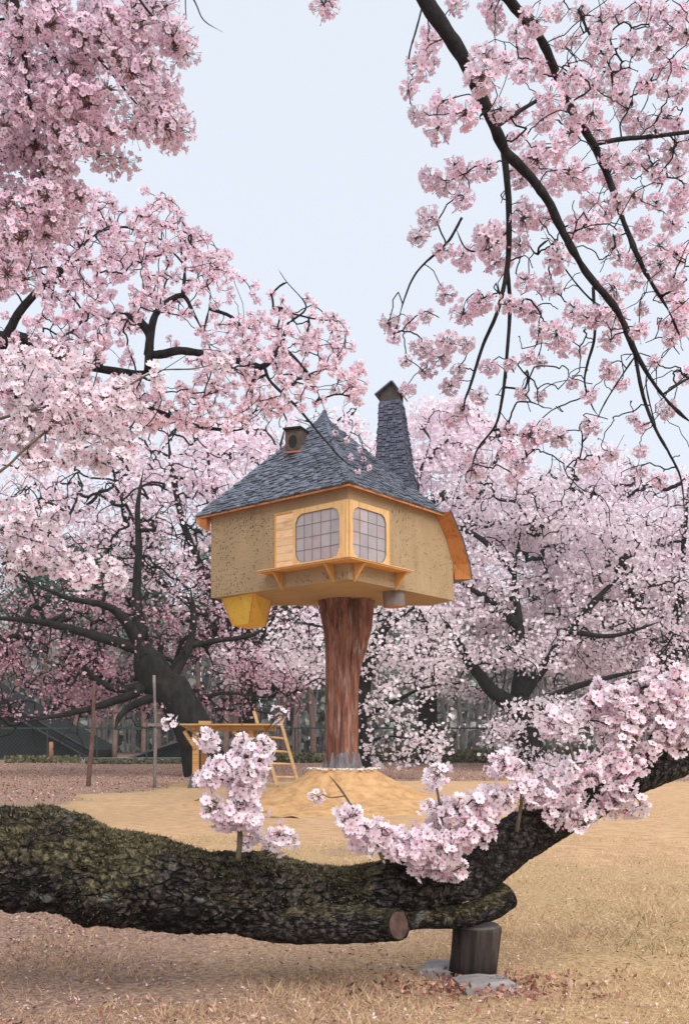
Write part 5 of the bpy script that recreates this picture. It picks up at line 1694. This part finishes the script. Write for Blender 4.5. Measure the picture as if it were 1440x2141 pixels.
for a, b in (((lx, PD - 0.62, 0.95), (x0 + 0.06, PD - 0.62, zt_ - 0.16)), ((rx, PD - 0.62, 0.95), (rx - 0.42, PD - 0.62, zt_ - 0.16)), ((rx, PD - 0.62, 0.95), (rx + 0.42, PD - 0.62, zt_ - 0.16))):
    MB().bar(a, b, 0.08, 0.10, 0, (0, 1, 0)).build('brace', M['plank'], plat)
MB().box((W(432, 0, PD)[0], PD - 0.3, zt_ + 0.06), (0.28, 0.3, 0.07)).build('block', M['plank'], plat)

LDn = 25.6
lad = thing('ladder', W(600, 1640, LDn) * [1, 1, 0], 'leaning wooden ladder with four rungs beside the tan mound', 'ladder')
M['ladder'] = wood('ladder_pale_timber', (0.60, 0.37, 0.17), (0.44, 0.24, 0.09), (3, 3, 3))
ra0, ra1 = W(531, 1488, LDn + 0.3), W(581, 1640, LDn - 0.25)
rb0, rb1 = W(582, 1492, LDn + 0.3), W(625, 1622, LDn - 0.25)
ra1[2] = 0.02; rb1[2] = 0.06
MB().bar(ra0, ra1, 0.07, 0.12, 0, (0, 1, 0)).build('rail', M['ladder'], lad)
MB().bar(rb0, rb1, 0.07, 0.12, 0, (0, 1, 0)).build('rail', M['ladder'], lad)
for k in (0.34, 0.53, 0.70, 0.88):
    a, b = ra0 + (ra1 - ra0) * k, rb0 + (rb1 - rb0) * (k + 0.02)
    MB().tube(np.array([a, b]), 0.03, 8).build('rung', M['ladder'], lad)

def pole(px0, py0, px1, py1, D, r, label, mat, bar=None):
    a = W(px1, py1, D); a[2] = -0.05
    b = W(px0, py0, D)
    P = catmull(np.array([a, (a + b) / 2 + [0.03, 0, 0], b]), 6)
    t_ = thing('pole', (a[0], D, 0), label, 'pole')
    MB().tube(P, [r] * 7 + [r * 0.8] * 6, 10, disp=rough(0.008, 6, 5)).build('shaft', M[mat], t_, True)
    if bar:
        MB().bar(W(*bar[0], D - 0.06), W(*bar[1], D - 0.06), 0.04, 0.07).build('crossbar', M['pole_grey'], t_)
M['pole_brown'] = bark_mat('pole_brown_bark', (0.07, 0.04, 0.035), (0.17, 0.095, 0.075), 12)
M['pole_grey'] = bark_mat('pole_grey_wood', (0.12, 0.10, 0.095), (0.26, 0.215, 0.20), 12)
pole(197, 1425, 184, 1648, 25.5, 0.055, 'thin brown crooked pole in front of the drooping pink branches', 'pole_brown')
pole(322, 1412, 323, 1646, 25.5, 0.045, 'thin straight grey pole with a short crossbar left of the platform', 'pole_grey', ((309, 1516), (352, 1516)))
gb_ = W(1037 - 410, 1600, 49)

# =================================================================== GRASS, LEAVES, FALLEN PETALS
rg = np.random.default_rng(120)
def lawn(n, d0, d1, wide, pw, h0, h1, seed, name, mat, label, fn):
    rng = np.random.default_rng(seed)
    d = d0 + (d1 - d0) * rng.uniform(0, 1, n) ** pw
    px = rng.uniform(-wide, 1440 + wide, n)
    x = (px - 720) / F * d
    P = np.stack([x, d, 0 * x], -1)
    keep = fn(P, rng)
    P = P[keep]
    z0 = ((fbm(P, 0.5, 2, 3) - 0.5) * 0.10 + (fbm(P, 3.0, 3, 3) - 0.5) * 0.035) - 0.03
    P[:, 2] = z0
    m = len(P)
    ln = norm(rng.normal(size=(m, 3)) * np.array([1.0, 1.0, 0.35]) + np.array([0, 0, 0.45]))
    sc = rng.uniform(h0, h1, m) * (0.55 + 1.1 * fbm(P, 1.3, 19, 3) ** 1.5 * 1.6)
    S = np.stack([np.full(m, 0.013) * rng.uniform(0.6, 1.5, m), sc, sc], -1)
    zone = np.clip(ground_zone(P[:, 0], P[:, 1]) / 0.5, 0, 1)
    tn = np.clip(rng.uniform(0.08, 0.85, m) + zone * 0.22, 0, 1)
    o = MB().scatter(BL_V, BL_F, rot_from(ln, rng.uniform(0, 6.28, m)), P, S, 0, tn).build(name, mat)
    return tag(o, label, None, None, 'stuff')
t = NT('dry_grass_blades', 0.9, 0.15)
t.color(t.ramp(t.attr(), [(0.0, (0.10, 0.062, 0.045)), (0.3, (0.34, 0.205, 0.15)), (0.65, (0.54, 0.36, 0.21)), (1.0, (0.72, 0.55, 0.35))]))
def g_keep(P, rng):
    q = fbm(P, 1.4, 16, 3)
    z = ground_zone(P[:, 0], P[:, 1])
    return (rng.uniform(0.25, 0.75, len(P)) < q) & (z < rng.uniform(0.45, 1.05, len(P)) + np.where((P[:, 0] > 1.2) & (P[:, 1] < 24), 0.25, 0))
lawn(540000, 3.3, 13, 200, 1.3, 0.018, 0.064, 130, 'grass', t.m, 'short dry straw coloured grass in front of the bough', g_keep)
lawn(110000, 11, 30, 200, 1.3, 0.03, 0.07, 131, 'grass', t.m, 'short dry grass round the sandy lawn', g_keep)
tg_ = NT('green_grass_blades', 0.85, 0.2)
tg_.color(tg_.mix(tg_.attr(), (0.04, 0.055, 0.015), (0.13, 0.17, 0.05)))
def green_keep(P, rng):
    return (fbm(P, 1.1, 35, 3) > rng.uniform(0.60, 0.75, len(P))) & (ground_zone(P[:, 0], P[:, 1]) < 0.7)
lawn(30000, 3.3, 12, 200, 1.1, 0.03, 0.08, 132, 'green_grass', tg_.m, 'sparse green blades among the straw', green_keep)

LEAF_V = np.array([(-1, 0, 0.1), (-0.2, -0.5, 0.0), (1, 0, 0.25), (-0.2, 0.5, 0.12)]); LEAF_F = np.array([(0, 1, 2), (0, 2, 3)])
rg = np.random.default_rng(140)
n = 30000
d = 3.2 + 12 * rg.uniform(0, 1, n) ** 1.4
x = (rg.uniform(-150, 1590, n) - 720) / F * d
P = np.stack([x, d, 0 * x], -1)
wgt = np.clip(0.95 - 0.42 * (x + 0.7) + 0.5 * np.maximum(0, 4.6 - d), 0.14, 1) * np.clip(1.1 - 0.06 * (d - 3), 0.1, 1)
k = (fbm(P, 0.9, 61, 3) > rg.uniform(0.3, 0.72, n)) & (rg.uniform(0, 1, n) < wgt) & (ground_zone(x, d) < 0.75)
P = P[k]; n = len(P)
P[:, 2] = ((fbm(P, 0.5, 2, 3) - 0.5) * 0.10 + (fbm(P, 3.0, 3, 3) - 0.5) * 0.035) + rg.uniform(-0.012, 0.02, n)
t = NT('fallen_leaf_brown', 0.8, 0.2)
t.color(t.ramp(t.attr(), [(0.0, (0.085, 0.04, 0.032)), (0.35, (0.28, 0.105, 0.075)), (0.7, (0.46, 0.25, 0.20)), (1.0, (0.62, 0.42, 0.38))]))
o = MB().scatter(LEAF_V, LEAF_F, rot_from(rand_dirs(n, rg) * 0.6 + [0, 0, 0.8], rg.uniform(0, 6.28, n)), P, rg.uniform(0.007, 0.017, n), 0, rg.uniform(0, 1, n)).build('fallen_leaves', t.m)
tag(o, 'brown and russet fallen leaves strewn over the front of the lawn', None, None, 'stuff')
# dead leaves heaped against the post
n = 900
P = np.stack([px0 + rg.normal(0.02, 0.28, n), 5.05 + rg.normal(0, 0.16, n), rg.uniform(-0.02, 0.05, n)], -1)
o = MB().scatter(LEAF_V, LEAF_F, rot_from(rand_dirs(n, rg) * 0.9 + [0, 0, 0.6], rg.uniform(0, 6.28, n)), P, rg.uniform(0.011, 0.024, n), 0, rg.uniform(0, 0.8, n)).build('fallen_leaves', t.m)
tag(o, 'russet dead leaves gathered round the foot of the short post', None, None, 'stuff')
# litter on the far lawn
n = 26000
d = 20 + 30 * rg.uniform(0, 1, n)
x = (rg.uniform(-150, 1590, n) - 720) / F * d
P = np.stack([x, d, 0.01 + 0 * x], -1)
P = P[ground_zone(x, d) < 0.35]; n = len(P)
P[:, 2] = ((fbm(P, 0.5, 2, 3) - 0.5) * 0.10 + (fbm(P, 3.0, 3, 3) - 0.5) * 0.035) + 0.0
o = MB().scatter(LEAF_V, LEAF_F, rot_from(rand_dirs(n, rg) * 0.7 + [0, 0, 0.7], rg.uniform(0, 6.28, n)), P, rg.uniform(0.018, 0.04, n), 0, rg.uniform(0, 1, n)).build('fallen_leaves', t.m)
tag(o, 'brown leaf litter on the shaded lawn before the fence', None, None, 'stuff')

# fallen petals
n = 1100
d = 3.3 + 9 * rg.uniform(0, 1, n) ** 1.3
x = (rg.uniform(-100, 1500, n) - 720) / F * d
P = np.stack([x, d, 0 * x], -1)
P[:, 2] = ((fbm(P, 0.5, 2, 3) - 0.5) * 0.10 + (fbm(P, 3.0, 3, 3) - 0.5) * 0.035) + 0.008
o = MB().scatter(LEAF_V, LEAF_F, rot_from(rand_dirs(n, rg) * 0.5 + [0, 0, 0.8], rg.uniform(0, 6.28, n)), P, rg.uniform(0.006, 0.012, n), 0, rg.uniform(0.2, 0.9, n)).build('fallen_petals', M['petal_white'])
tag(o, 'pale fallen petals sprinkled over the dry grass', None, None, 'stuff')
